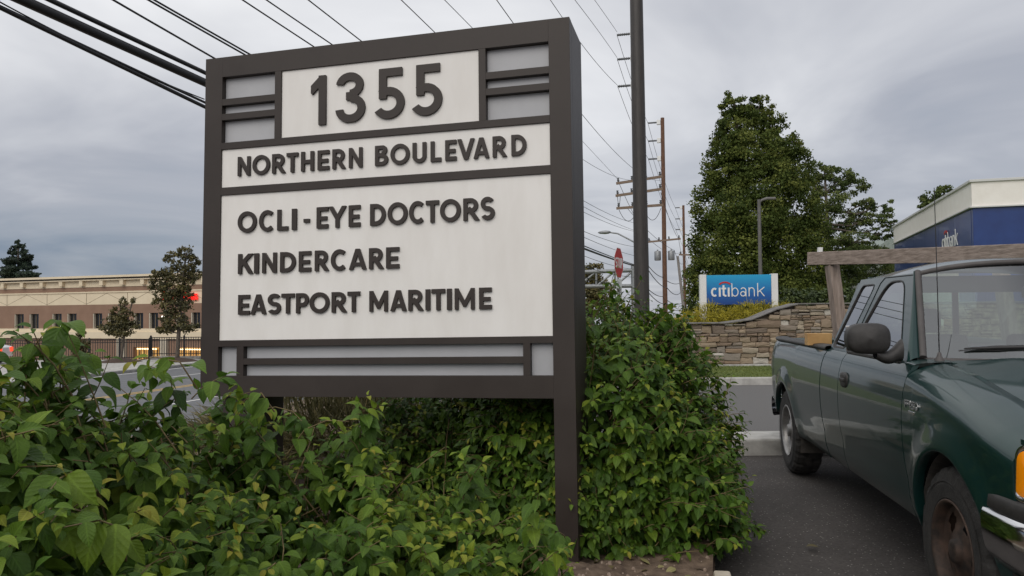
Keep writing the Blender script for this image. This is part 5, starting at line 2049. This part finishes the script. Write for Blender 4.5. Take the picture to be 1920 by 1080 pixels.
# two-level canopy of arching twigs with opposite, drooping leaves
def grow_twigs(tips, outs, rg, ln=(.22, .45), npair=(3, 6), lsize=(.055, .095), droop=.55, young=.35, tone0=.2):
    Pos, D, Nn, L, tone, tw = [], [], [], [], [], []
    for tip, o in zip(tips, outs):
        o = np.asarray(o, float)
        ln_ = rg.uniform(*ln)
        d0 = o * .75 + np.array([rg.normal(0, .35), rg.normal(0, .35), .55 + rg.normal(0, .2)])
        d0 /= np.linalg.norm(d0)
        d1 = o * .9 + np.array([rg.normal(0, .3), rg.normal(0, .3), -.15 + rg.normal(0, .25)])
        d1 /= np.linalg.norm(d1)
        # path backwards from the tip
        n = 7
        pts = [np.array(tip, float)]
        for k in range(n):
            t = k / n
            dd = d1 * (1 - t) + d0 * t
            dd /= np.linalg.norm(dd)
            pts.append(pts[-1] - dd * ln_ / n)
        pts = pts[::-1]
        tw.append(pts)
        pts = np.array(pts)
        np_ = rg.integers(*npair)
        roll = rg.uniform(0, PI)
        age = rg.random() < young
        base_t = tone0 + rg.normal(0, .10)
        for q in range(np_ + 1):
            f = 1 - q / (np_ + .8) * .85
            i = min(n - 1, int(f * n))
            p = pts[i] + (pts[i + 1] - pts[i]) * (f * n - i)
            dd = pts[i + 1] - pts[i]
            dd /= np.linalg.norm(dd)
            a = np.cross(dd, [0, 0, 1.0])
            a /= np.linalg.norm(a) + 1e-9
            bb = np.cross(dd, a)
            r_ = roll + q * PI / 2 + rg.normal(0, .25)
            for sgn in (1, -1):
                if rg.random() < .06:
                    continue
                ra = a * math.cos(r_) * sgn + bb * math.sin(r_) * sgn
                size = rg.uniform(*lsize) * rg.choice((.7, .85, 1.0, 1.0, 1.1)) * (min(1, .45 + .28 * q) if q < 2 else 1)
                ld = dd * (.75 if q == 0 else .45) + ra * .75 + np.array([0, 0, -droop - .25 * (q > 1)]) + o * .18 + rg.normal(0, .18, 3)
                nn = np.array([0, 0, 1.0]) * .75 + o * .55 + rg.normal(0, .22, 3)
                Pos.append(p + ra * .006)
                D.append(ld)
                Nn.append(nn)
                L.append(size)
                tn = base_t + rg.normal(0, .09)
                if q == 0 and age:
                    tn += .45 + rg.normal(0, .1)
                elif q == 1 and age:
                    tn += .22
                tone.append(tn)
    return np.array(Pos), np.array(D), np.array(Nn), np.array(L), np.clip(np.array(tone), 0, 1), tw

def stems_mesh(tw, r=.0028):
    mb = MB()
    for pts in tw:
        mb.tube([pts[0], pts[3], pts[5], pts[-1]], [r * 1.3, r, r * .8, r * .5], 4, cap=False)
    return mb

def shrub(name, label, base, tips, outs, seed, tm_near, tm_far, m_leaf, m_stem, canes, score, **kw):
    rg = np.random.default_rng(seed)
    Pos, D, Nn, L, tone, tw = grow_twigs(tips, outs, rg, **kw)
    T = thing(name, label, 'shrub', base)
    B = np.array(base)
    var = rg.integers(0, 6, len(L))
    # 300 largest in view as single leaves
    sc = score(Pos, L)
    order = np.argsort(-sc)
    pick, rest = order[:300], order[300:]
    meshes = {}
    Df, Sf, Nf = frames(D, Nn)
    for i in pick:
        key = (int(var[i]), int(tone[i] * 6))
        if key not in meshes:
            V, F, UV = tm_near[key[0]]
            me = npmesh('leaf', V, F, np.full(len(V), (key[1] + .5) / 6), UV, smooth=True)
            me.materials.append(m_leaf)
            meshes[key] = me
        o = link('leaf', meshes[key], T)
        l = L[i]
        d, s, n = Df[i] * l, Sf[i] * l, Nf[i] * l
        p = Pos[i] - B
        o.matrix_basis = Matrix(((d[0], s[0], n[0], p[0]), (d[1], s[1], n[1], p[1]), (d[2], s[2], n[2], p[2]), (0, 0, 0, 1)))
    me = leaf_mesh('foliage', Pos[rest] - B, D[rest], Nn[rest], L[rest], tone[rest], var[rest], tm_far)
    me.materials.append(m_leaf)
    tag(link('foliage', me, T), kind='stuff')
    mb = stems_mesh([[p - B for p in pts] for pts in tw])
    tag(mb.build('twigs', m_stem, T), kind='stuff')
    mb = MB()
    for a, b in canes:
        a, b = np.array(a) - B, np.array(b) - B
        mid = (a + b) / 2 + np.array([0, 0, .12]) + rg.normal(0, .04, 3)
        mb.tube([a, mid, b], [.006, .004, .003], 5, cap=False)
    mb.build('canes', m_stem, T)
    return T

DOG = [(0.0, (0.028, 0.062, 0.010)), (0.25, (0.064, 0.130, 0.016)), (0.5, (0.118, 0.202, 0.022)), (0.75, (0.210, 0.285, 0.028)), (1.0, (0.32, 0.30, 0.042))]
M_leaf = leaf_mat('dogwood_leaf', DOG, rough=.52, transl=.34, spec=.28)
M_twig = mat('twig_bark', (0.12, 0.08, 0.04), (0.22, 0.17, 0.07), scale=20, rough=.8)

def pix(P):
    v = P - np.array(CAM)
    z = v @ np.array(FW)
    return 960 + FPX * (v @ np.array(RT)) / z, 540 - FPX * (v @ np.array(UP)) / z, z

# ---- hedge in front of the sign
RID = [(-150, 580, 2.2), (0, 622, 2.3), (70, 622, 2.35), (125, 655, 2.5), (190, 697, 2.7), (260, 703, 2.8), (330, 728, 3.0), (400, 760, 3.3), (470, 780, 3.4), (560, 805, 3.5), (640, 790, 3.45), (700, 785, 3.4), (760, 850, 3.5), (830, 880, 3.6), (900, 885, 3.65), (980, 950, 3.6), (1040, 985, 3.5), (1075, 1040, 3.4)]
rp = [at(*r) for r in RID]
RX = [p.x for p in rp]
RYY = [p.y for p in rp]
RZ = [p.z for p in rp]
def hedge_top(x, y):
    """height of the hedge canopy"""
    # ridge under the same bearing as this spot
    k = x / max(y, .5)
    bear = [p.x / p.y for p in rp]
    yr = interp(k, bear, RYY)
    zr_ = interp(k, bear, RZ)
    nz = .05 * math.sin(x * 7.3 + y * 3.1) + .04 * math.sin(x * 3.7 - y * 8.2 + 1)
    if y < yr:
        z = zr_ - .06 - (.30 * (yr - y)) ** 1.0 - .12 * max(0, 1.75 - y) + nz * min(1, (yr - y) * 2)
    else:
        z = zr_ - .9 * (y - yr)
    return z
def hedge():
    rg = np.random.default_rng(3)
    tips, outs = [], []
    n = 0
    while len(tips) < 1550:
        y = rg.uniform(1.45, 4.1)
        k = rg.uniform(-.80, .075)
        x = k * y
        if x > .62 - .0 * y:
            continue
        # area weighting in the bearing/distance chart
        if rg.random() > y / 4.1:
            continue
        z = hedge_top(x, y)
        if z < .25:
            continue
        e = .05
        gx = (hedge_top(x + e, y) - hedge_top(x - e, y)) / (2 * e)
        gy = (hedge_top(x, y + e) - hedge_top(x, y - e)) / (2 * e)
        o = np.array([-gx, -gy - .55, .8])
        o /= np.linalg.norm(o)
        dep = abs(rg.normal(0, .05)) if rg.random() < .62 else rg.uniform(.05, .42)
        tips.append((x, y, z - dep))
        outs.append(o)
    # front skirt of the hedge, lower down
    for q in range(260):
        k = rg.uniform(-.80, .10)
        y = 1.5 + rg.uniform(0, .35)
        x = k * y
        z = rg.uniform(.35, max(.4, hedge_top(x, y)))
        tips.append((x, y, z))
        outs.append(np.array([.1, -.9, .35]))
    # long shoots standing out of the top
    shoots = [(60, 615, 2.25), (100, 602, 2.3), (128, 625, 2.35), (25, 620, 2.2), (175, 662, 2.6), (205, 672, 2.55), (290, 690, 2.7), (320, 712, 2.8), (345, 735, 2.9), (425, 705, 3.25), (445, 722, 3.3), (470, 735, 3.3), (690, 742, 3.35), (672, 755, 3.3), (715, 760, 3.4), (835, 838, 3.5), (860, 850, 3.5), (905, 868, 3.5), (1010, 925, 3.3), (1065, 1025, 3.05), (1040, 1000, 3.2), (655, 790, 3.2), (500, 770, 3.2), (560, 790, 3.3), (250, 678, 2.6), (5, 630, 2.1), (430, 742, 3.25), (452, 758, 3.2), (484, 768, 3.25), (405, 760, 3.2), (465, 788, 3.15), (510, 795, 3.2), (440, 775, 3.1), (395, 790, 3.1), (530, 780, 3.3), (85, 622, 2.3), (45, 632, 2.3), (590, 800, 3.2), (620, 790, 3.3)]
    for s in shoots:
        p = at(*s)
        tips.append(tuple(p))
        outs.append(np.array([rg.normal(.2, .3), -.5, .55]))
    tmn = leaf_variants(10, 6, 6, 40)
    tmf = leaf_variants(9, 4, 6, 40)
    canes = []
    for t in tips[::4]:
        canes.append(((t[0] * .85 + rg.normal(0, .1), t[1] + .15 + rg.normal(0, .1), .1), (t[0], t[1] + .05, t[2] - .25)))
    def score(P, L):
        x, y, z = pix(P)
        inside = (x > -20) & (x < 1100) & (y < 1100) & (y > 560)
        d = np.array([hedge_top(p[0], p[1]) - p[2] for p in P])
        return inside * L / z * np.where(d < .16, 1.0, .45)
    shrub('dogwood_hedge', 'broad leafy green shrub filling the foreground below the big sign', (-1.2, 2.6, .1), tips, outs, 21, tmn, tmf, M_leaf, M_twig, canes, score, ln=(.20, .42), npair=(3, 6), lsize=(.070, .118), droop=.68, young=.45, tone0=.33)
hedge()

# ---- mound of shrub behind and beside the sign
SIL = [(1040, 700), (1100, 585), (1150, 590), (1200, 612), (1255, 640), (1300, 690), (1345, 745), (1385, 790), (1410, 850), (1425, 900)]
def mound_top(x, y):
    # ellipsoidal heap, longer away from the camera
    cx, cy = .55, 6.55
    a = 1.36 + .10 * math.sin(y * 4)
    b = 2.05
    q = ((x - cx) / a) ** 2 + ((y - cy) / b) ** 2
    return 1.74 * max(0.0, 1 - q ** 1.15) ** .62 if q < 1 else -1
def mound(name, label, cx, cy, a, b, h, n, seed, base, tone0, lsize, lean=0.0, zmin=.12, tlo=0.0, bed=.1):
    rg = np.random.default_rng(seed)
    tips, outs = [], []
    while len(tips) < n:
        th = rg.uniform(0, 2 * PI)
        v = rg.uniform(0, 1)
        el = math.asin(v ** 1.0)
        # skip much of the far side
        if math.sin(th) > .35 and rg.random() < .75:
            continue
        e = .78
        o = np.array([math.cos(th) * math.cos(el), math.sin(th) * math.cos(el), math.sin(el)])
        rr = 1 + .07 * math.sin(th * 5 + v * 4) + .05 * math.sin(th * 9 - v * 7) + rg.normal(0, .025)
        if rg.random() < .35:
            rr *= rg.uniform(.78, .97)
        p = np.array([cx + a * math.copysign(abs(o[0]) ** e, o[0]) * rr, cy + b * math.copysign(abs(o[1]) ** e, o[1]) * rr, bed + (h - bed) * o[2] ** 1.0 * rr])
        # right flank spreads lower and wider
        if p[0] > cx:
            p[0] += lean * (1 - o[2]) ** 1.3
        else:
            p[2] = min(p[2], h)
        if p[2] < zmin:
            continue
        nn = np.array([o[0] / a, o[1] / b, o[2] / h])
        nn /= np.linalg.norm(nn)
        tips.append(tuple(p))
        outs.append(nn)
    # skirt hanging to the soil at the front
    for q in range(int(n * .16)):
        th = rg.uniform(-2.3, -.7)
        v = rg.uniform(.0, .42)
        c = math.sqrt(1 - v * v)
        rr = rg.uniform(.86, 1.02)
        tips.append((cx + a * math.cos(th) * c * rr * 1.05, cy + b * math.sin(th) * c * rr, bed + .04 + (h - bed) * v))
        outs.append(np.array([math.cos(th) * .7, math.sin(th) * .8, .25]))
    tmn = leaf_variants(8, 4, 6, 60)
    tmf = leaf_variants(7, 2, 6, 60)
    canes = [((cx + rg.normal(0, .25), cy + rg.normal(0, .3), .05), (t[0] * .92 + cx * .08, t[1] * .92 + cy * .08, t[2] - .15)) for t in tips[::5]]
    def score(P, L):
        x, y, z = pix(P)
        inside = (x > 690) & (x < 1500) & (y < 1090) & (y > 540)
        vis = np.where((x > 1100) | (y > 750), 1.0, .2)
        rad_ = ((P[:, 0] - cx) / a) ** 2 + ((P[:, 1] - cy) / b) ** 2 + ((P[:, 2] - .1) / h) ** 2
        return inside * vis * L / z * np.where(rad_ > .85, 1, .4) * np.where(P[:, 1] < cy, 1, .3)
    return shrub(name, label, base, tips, outs, seed, tmn, tmf, M_leaf, M_twig, canes, score, ln=(.22, .45), npair=(3, 7), lsize=lsize, droop=.75, young=.30, tone0=tone0)
mound('dogwood_shrub', 'rounded dense green shrub right of the sign post beside the truck', .56, 6.2, 1.06, 1.72, 1.66, 2100, 77, (.56, 6.2, .1), .30, (.07, .112), lean=.10, zmin=.05)
mound('dogwood_shrub', 'lower shaded green shrub seen under the sign cabinet', -.25, 5.95, .95, .75, 1.12, 560, 78, (-.25, 5.95, .1), .30, (.065, .105), lean=.0)

# ---- feathery plants (strands)
def strands(name, label, cat, base, blobs, n, ln, wd, m, seed, droop=1.0, upb=.5, parent_stem=True, group=None, tone=(.1, .9)):
    rg = np.random.default_rng(seed)
    T = thing(name, label, cat, base, 0, group)
    B = np.array(base)
    V, F, Tn = [], [], []
    ns = 4
    wts = np.array([b[3] * b[4] * b[5] for b in blobs]) ** .67
    wts /= wts.sum()
    for bi, (x, y, z, a, b, c) in enumerate(blobs):
        k = int(n * wts[bi])
        th = rg.uniform(0, 2 * PI, k)
        v = rg.uniform(-.25, 1, k)
        cs = np.sqrt(np.maximum(0, 1 - v * v))
        o = np.stack([np.cos(th) * cs, np.sin(th) * cs, v], 1)
        lump = 1 + .16 * np.sin(th * 4 + bi) * np.sin(v * 6 + bi * 2)
        rr = (rg.uniform(.55, 1.0, k) ** .5) * lump
        p = np.array([x, y, z]) + o * rr[:, None] * np.array([a, b, c])
        d = o + np.array([0, 0, upb]) + rg.normal(0, .35, (k, 3))
        d /= np.linalg.norm(d, axis=1, keepdims=True)
        L = rg.uniform(.6, 1.3, k) * ln
        sd = np.cross(d, rg.normal(0, 1, (k, 3)))
        sd /= np.linalg.norm(sd, axis=1, keepdims=True)
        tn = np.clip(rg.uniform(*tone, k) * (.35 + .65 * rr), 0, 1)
        off = sum(len(q) for q in V)
        S_ = []
        cur = p.copy()
        dd = d.copy()
        for q in range(ns + 1):
            w = wd * (1 - q / ns * .8)
            S_.append(np.stack([cur - sd * w, cur + sd * w], 1))
            dd = dd + np.array([0, 0, -droop / ns])
            dd /= np.linalg.norm(dd, axis=1, keepdims=True)
            cur = cur + dd * (L / ns)[:, None]
        A = np.stack(S_, 1).reshape(k, (ns + 1) * 2, 3)
        V.append(A.reshape(-1, 3))
        f = np.array([(2 * q, 2 * q + 1, 2 * q + 3, 2 * q + 2) for q in range(ns)])
        F.append((f[None] + (np.arange(k) * (ns + 1) * 2)[:, None, None] + off).reshape(-1, 4))
        Tn.append(np.repeat(tn, (ns + 1) * 2))
    me = npmesh('foliage', np.concatenate(V) - B, np.concatenate(F), np.concatenate(Tn))
    me.materials.append(m)
    tag(link('foliage', me, T), kind='stuff')
    mb = MB()
    for bl in blobs:
        mb.tube([(0, 0, 0), ((bl[0] - B[0]) * .6, (bl[1] - B[1]) * .6, (bl[2] - B[2]) * .5), (bl[0] - B[0], bl[1] - B[1], bl[2] - B[2])], [.03, .02, .008], 5)
    mb.build('stem', M_twig, T)
    return T
M_gold = leaf_mat('golden_thread', [(0, (.10, .10, .012)), (.45, (.38, .33, .022)), (1, (.66, .55, .05))], rough=.6, transl=.25, veins=False)
M_jun = leaf_mat('juniper_sprays', [(0, (.035, .040, .016)), (.5, (.12, .112, .042)), (1, (.27, .22, .10))], rough=.7, transl=.1, veins=False)
GY = 20.3
gold = [(1262, 603, 12, 9), (1290, 597, 22, 16), (1330, 588, 26, 22), (1372, 592, 20, 18), (1400, 586, 26, 22), (1432, 582, 24, 20), (1474, 580, 18, 14), (1350, 598, 20, 12)]
for k, (px, py, rw, rh) in enumerate(gold):
    c = at(px, py, GY + (.25 if k % 2 else 0))
    q = GY / FPX
    rh *= 1.25
    py -= 4
    nm = ('leftmost, trailing golden shrub at the end of the stone wall', 'golden shrub left of the blue bank sign', 'golden shrub against the left post of the bank sign', 'golden shrub under the left half of the bank sign', 'golden shrub under the middle of the bank sign', 'golden shrub against the right post of the bank sign', 'small golden tuft right of the bank sign', 'low golden shrub spilling between its neighbours on the wall')[k]
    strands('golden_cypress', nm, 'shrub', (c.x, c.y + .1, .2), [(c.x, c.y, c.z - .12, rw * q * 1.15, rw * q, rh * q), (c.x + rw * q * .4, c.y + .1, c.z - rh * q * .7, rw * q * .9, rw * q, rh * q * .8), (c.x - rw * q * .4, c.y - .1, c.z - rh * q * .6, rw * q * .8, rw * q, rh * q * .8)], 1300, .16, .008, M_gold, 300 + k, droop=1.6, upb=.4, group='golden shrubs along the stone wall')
jb = at(590, 800, 7.2)
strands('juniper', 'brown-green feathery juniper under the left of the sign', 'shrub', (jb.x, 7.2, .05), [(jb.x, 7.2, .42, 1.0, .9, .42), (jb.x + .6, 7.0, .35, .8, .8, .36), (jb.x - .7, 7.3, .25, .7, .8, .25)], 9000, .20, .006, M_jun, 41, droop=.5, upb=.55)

# ---- hedge and trees
def tree(name, label, base, blobs, n, leaf, m, seed, trunk_r=.2, trunk_top=None, shell=.55, tones=(.1, .9), hang=0.0, cat='tree', limbs=True, group=None, sub=7, subr=.30, tmode='trunk'):
    """crown of leaf-sized faces gathered in clumps spread over the blobs"""
    rg = np.random.default_rng(seed)
    T = thing(name, label, cat, base, 0, group)
    B = np.array(base)
    wts = np.array([b[3] * b[4] + b[4] * b[5] + b[3] * b[5] for b in blobs])
    wts = wts / wts.sum()
    P, O, Tn = [], [], []
    for (x, y, z, a, b, c), w in zip(blobs, wts):
        k = max(8, int(n * w))
        nc = max(4, int(sub * 6 * w * len(blobs)))
        # clump centres on the blob's shell
        o = rg.normal(0, 1, (nc, 3))
        o /= np.linalg.norm(o, axis=1, keepdims=True)
        rr = rg.uniform(shell, 1.0, nc)
        cc = o * rr[:, None]
        ci = rg.integers(0, nc, k)
        q = rg.normal(0, 1, (k, 3))
        q /= np.linalg.norm(q, axis=1, keepdims=True)
        q *= (rg.uniform(0, 1, k) ** .45)[:, None] * subr
        q[:, 2] *= .75
        pt = cc[ci] + q
        P.append(np.array([x, y, z]) + pt * np.array([a, b, c]))
        nn = q / subr * .8 + cc[ci] * .5 + np.array([0, 0, .35])
        O.append(nn)
        Tn.append(np.clip(rg.uniform(*tones, nc)[ci] + rg.normal(0, .12, k), 0, 1))
    P, O, Tn = np.concatenate(P), np.concatenate(O), np.concatenate(Tn)
    k = len(P)
    nn = O + rg.normal(0, .55, (k, 3))
    d = rg.normal(0, 1, (k, 3)) + np.array([0, 0, -hang])
    D_, S_, N_ = frames(d, nn)
    L = leaf * rg.uniform(.6, 1.3, k)[:, None]
    w = .38
    V = np.stack([P, P + D_ * L * .45 + S_ * L * w + N_ * L * .06, P + D_ * L, P + D_ * L * .45 - S_ * L * w + N_ * L * .06], 1).reshape(-1, 3)
    me = npmesh('crown', V - B, np.arange(4 * k).reshape(-1, 4), np.repeat(Tn, 4))
    me.materials.append(m)
    tag(link('crown', me, T))
    mb = MB()
    top = trunk_top if trunk_top else max(b[2] for b in blobs)
    tp = max(blobs, key=lambda b: b[2])
    ax_ = [(0, 0, -.1), ((tp[0] - B[0]) * .25, (tp[1] - B[1]) * .25, (top - B[2]) * .4), ((tp[0] - B[0]) * .9, (tp[1] - B[1]) * .9, top - B[2])]
    mb.tube(ax_, [trunk_r, trunk_r * .75, trunk_r * .25], 9)
    tr = mb.build('trunk', M_bark, T)
    if limbs:
        for (x, y, z, a, b, c) in blobs:
            h0 = max(.25, min(.85, (z - B[2] - c * .6) / (top - B[2] + 1e-6)))
            s = Vector(ax_[0]).lerp(Vector(ax_[1]), h0 / .4) if h0 < .4 else Vector(ax_[1]).lerp(Vector(ax_[2]), (h0 - .4) / .6)
            e = Vector((x - B[0], y - B[1], z - B[2] + c * .3))
            md = (s + e) / 2 + Vector((0, 0, -.12 * (e - s).length))
            lb = MB().tube([s, md, e], [trunk_r * .38, trunk_r * .24, trunk_r * .10], 6)
            for q in range(3):
                dv = Vector(rg.normal(0, 1, 3))
                dv.normalize()
                lb.tube([md.lerp(e, .3 * q), md.lerp(e, .3 * q) + Vector((dv.x * a, dv.y * b, abs(dv.z) * c)) * .8], [trunk_r * .14, trunk_r * .05], 5)
            lb.build('limb', M_bark, T)
    return T
M_bark = mat('bark', (0.055, 0.045, 0.036), (0.14, 0.115, 0.09), scale=9, rough=.9, stretch=(3, 3, .6), bump=.5)
M_tl = leaf_mat('tree_leaf', [(0, (.030, .048, .010)), (.5, (.080, .110, .024)), (1, (.165, .185, .042))], rough=.7, transl=.22, spec=.15, veins=False)
M_tl2 = leaf_mat('oak_leaf', [(0, (.034, .054, .016)), (.5, (.085, .120, .036)), (1, (.17, .20, .065))], rough=.7, transl=.22, spec=.15, veins=False)
M_brown = leaf_mat('maple_leaf', [(0, (.034, .034, .012)), (.5, (.090, .084, .027)), (1, (.17, .14, .045))], rough=.6, transl=.15, veins=False)
M_fir = leaf_mat('fir_needles', [(0, (.008, .018, .012)), (.5, (.020, .040, .024)), (1, (.045, .075, .04))], rough=.7, transl=.05, veins=False)
M_hedge = leaf_mat('yew_leaf', [(0, (.020, .036, .009)), (.5, (.050, .078, .018)), (1, (.10, .13, .032))], rough=.6, transl=.1, veins=False)

def pb(d, *ell):
    """ellipsoids given by picture centre and radii at distance d"""
    q = d / FPX
    return [(at(px, py, d + dz).x, d + dz, at(px, py, d + dz).z, rx * q, rx * q * .85, ry * q) for px, py, rx, ry, dz in ell]
D1 = 42
b1 = at(1405, 600, D1)
tree('broadleaf_tree', 'tallest dense dark green tree standing behind the bank sign', (b1.x, D1, .1), pb(D1,
    (1375, 196, 26, 24, 0), (1425, 205, 26, 26, 0), (1390, 235, 48, 34, 0), (1440, 240, 34, 32, 0), (1365, 275, 40, 40, -1), (1420, 290, 62, 48, -1.5), (1475, 285, 36, 34, 0), (1360, 330, 46, 46, -1), (1440, 350, 70, 52, -2), (1500, 320, 36, 38, 0),
    (1345, 390, 48, 52, -1), (1410, 410, 70, 60, -3), (1490, 400, 56, 56, -1), (1335, 455, 46, 54, -1), (1390, 480, 70, 60, -3), (1470, 470, 70, 60, -2), (1325, 520, 44, 52, -1), (1380, 550, 70, 50, -3), (1460, 540, 70, 54, -2), (1310, 575, 34, 40, 0), (1530, 450, 40, 60, 1), (1530, 540, 50, 50, 1)),
    130000, .135, M_tl, 501, trunk_r=.32, sub=13, subr=.28, tones=(.05, .95))
D2 = 50
b2 = at(1560, 600, D2)
tree('broadleaf_tree', 'spreading open crowned tree between the tall tree and the bank', (b2.x, D2, .1), pb(D2,
    (1545, 315, 26, 20, 0), (1575, 335, 34, 22, 0), (1600, 350, 30, 20, 1), (1560, 375, 40, 30, 0), (1625, 385, 26, 16, 0), (1665, 385, 16, 14, 0), (1640, 410, 36, 16, 0), (1590, 420, 40, 26, 1), (1680, 420, 18, 10, 0), (1650, 440, 30, 12, 0), (1610, 455, 40, 22, -1), (1570, 470, 50, 36, 0), (1640, 475, 30, 20, 1), (1555, 530, 60, 40, 1), (1520, 350, 26, 40, 1), (1640, 515, 44, 30, 2), (1690, 505, 40, 26, 3), (1600, 500, 40, 30, 0)),
    42000, .13, M_tl2, 502, trunk_r=.22, shell=.5, sub=5, subr=.28, tones=(.15, .95))
D3 = 75
b3 = at(1762, 600, D3)
tree('broadleaf_tree', 'small tree top showing over the beige bank parapet', (b3.x, D3, .1), pb(D3, (1745, 372, 20, 14, 0), (1772, 360, 22, 13, 0), (1738, 385, 14, 12, 0), (1765, 385, 30, 18, 0), (1770, 430, 40, 40, 0)), 9000, .22, M_tl2, 503, trunk_r=.3, sub=8, tones=(.2, .9))
# clipped evergreens behind the wall
for k, (px, w) in enumerate(((1478, 26), (1516, 26), (1552, 26), (1590, 28))):
    c = at(px, 572, 22.2)
    tree('evergreen_shrub', ('leftmost', 'second', 'third', 'rightmost')[k] + ' of the dark evergreen bushes right of the bank sign', (c.x, 22.2, .2), pb(22.2, (px, 566, w, 26, 0), (px, 590, w + 4, 30, 0)), 4200, .075, M_hedge, 520 + k, trunk_r=.04, limbs=False, sub=10, subr=.30, shell=.7, cat='shrub', group='dark evergreen bushes behind the wall')
for k, (px, py, rx, ry) in enumerate(((1335, 575, 26, 26), (1400, 568, 40, 30))):
    c = at(px, py, 22.6)
    tree('evergreen_shrub', ('dark green bush behind the left post of the bank sign', 'dark green bush filling the space under the bank sign board')[k], (c.x, 22.6, .2), pb(22.6, (px, py, rx, ry, 0)), 3000, .09, M_hedge, 530 + k, trunk_r=.04, limbs=False, sub=10, cat='shrub', group='dark bushes behind the bank sign')
# tree behind the gantry
D4 = 74
b4 = at(1110, 600, D4)
tree('broadleaf_tree', 'dull green roadside tree behind the steel gantry', (b4.x, D4, terrain(b4.x, D4)), pb(D4, (1075, 520, 30, 30, 0), (1108, 510, 24, 22, 0), (1120, 545, 30, 30, 0), (1090, 560, 40, 36, 0), (1140, 575, 22, 22, 0), (1060, 570, 40, 40, 0)), 14000, .22, M_brown, 504, trunk_r=.25, sub=8, tones=(.3, 1.0))
# spruce behind the store
def spruce():
    D5 = 95
    b = at(36, 560, D5)
    q = D5 / FPX
    bl = []
    rg = random.Random(9)
    for k in range(13):
        t = k / 12
        y = 453 + 85 * t
        w = 3 + 36 * t ** .9
        for s in (-1, 1):
            bl.append((36 + s * w * .62 + rg.uniform(-5, 5), y + rg.uniform(-3, 3), (w * .55 + 2) * rg.uniform(.7, 1.15), 3.2 + 1.5 * t, rg.uniform(-.9, .9)))
    tree('spruce', 'dark conical spruce rising behind the commercial building', (b.x, D5, -3.4), pb(D5, *bl), 17000, .26, M_fir, 505, trunk_r=.3, trunk_top=at(36, 452, D5).z, hang=.9, sub=5, subr=.42, tones=(.0, .8), limbs=False)
spruce()
# street trees on the far sidewalk
DS = 44.2
def street_tree(label, px, py, blobs, n, seed, leaf=.20, tr=.10):
    b = at(px, py, DS)
    b = Vector((b.x, DS, -1.14))
    t = tree('street_tree', label, b, pb(DS, *blobs), n, leaf, M_brown, seed, trunk_r=tr, sub=5, subr=.30, tones=(.05, .95), shell=.5, group='street trees on the far sidewalk')
    mb = MB()
    mb.lathe([(1.15, 0), (.8, .10), (.45, .17), (.12, .22)], 18, Matrix.Translation((b.x, b.y, -1.145)))
    o = mb.build('mulch_ring', M_mulch)
    tag(o, 'dark mulch mound around the foot of the ' + {601: 'tall street tree', 602: 'smaller street tree', 603: 'thin sapling'}[seed], 'mulch')
street_tree('tallest street tree with brownish crown left of the big sign', 332, 684, [(322, 485, 18, 14, 0), (350, 475, 18, 14, 0), (362, 492, 16, 16, 0), (300, 515, 18, 12, 0), (335, 510, 30, 20, 0), (364, 517, 16, 14, 0), (295, 535, 18, 14, 0), (325, 540, 32, 20, 0), (350, 546, 14, 14, 0), (300, 560, 18, 16, 0), (330, 570, 30, 22, 0), (325, 598, 28, 18, 0), (312, 618, 20, 10, 0), (350, 612, 22, 12, 0)], 9000, 601, .135, .13)
street_tree('smaller street tree with thin top before the shop windows', 226, 690, [(228, 570, 9, 12, 0), (250, 565, 6, 10, 0), (215, 582, 8, 8, 0), (232, 590, 18, 12, 0), (220, 603, 24, 13, 0), (240, 612, 24, 12, 0), (205, 616, 18, 10, 0), (226, 622, 26, 10, 0)], 4200, 602, .12, .08)
street_tree('thin sapling standing behind the iron pickets', 150, 690, [(152, 625, 9, 9, 0), (145, 640, 9, 9, 0), (160, 645, 10, 9, 0), (150, 662, 14, 12, 0)], 1500, 603, .11, .05)

# fallen leaves on soil and asphalt
tmf_ = leaf_variants(6, 2, 6, 90, .26)
M_dead = leaf_mat('fallen_leaf', [(0, (.10, .075, .03)), (.5, (.20, .19, .07)), (1, (.30, .26, .12))], rough=.7, transl=.1, veins=True)
spots = [(1125, 1022), (1142, 1032), (1160, 1040), (1178, 1042), (1115, 1040), (1132, 1048), (1215, 1058), (1236, 1052), (1255, 1048), (1266, 1060), (1284, 1068), (1120, 1055), (1200, 1038), (1150, 1060), (1305, 1058)]
rg_ = random.Random(4)
for k, (px, py) in enumerate(spots):
    p = gnd(px, py, .12)
    V, F, UV = tmf_[k % 6]
    me = npmesh('fallen_leaf', V * rg_.uniform(.07, .11) * np.array([1, 1, .6]), F, np.full(len(V), rg_.random()), UV, smooth=True)
    me.materials.append(M_dead)
    o = link('fallen_leaf', me)
    o.location = (p.x, p.y, bed_z(p.x, p.y) + .012)
    o.rotation_euler = (rg_.uniform(-.3, .3), rg_.uniform(.1, .5), rg_.uniform(0, 6))
    tag(o, 'dry curled leaf lying on the bare soil by the sign post', 'leaf', 'dry leaves on the soil')
p = gnd(1512, 1027, 0)
me = npmesh('fallen_leaf', tmf_[1][0] * .10, tmf_[1][1], np.full(len(tmf_[1][0]), .1), tmf_[1][2], smooth=True)
me.materials.append(M_dead)
o = link('fallen_leaf', me)
o.location = (p.x, p.y, .008)
tag(o, 'single dry leaf lying on the asphalt beside the truck', 'leaf')
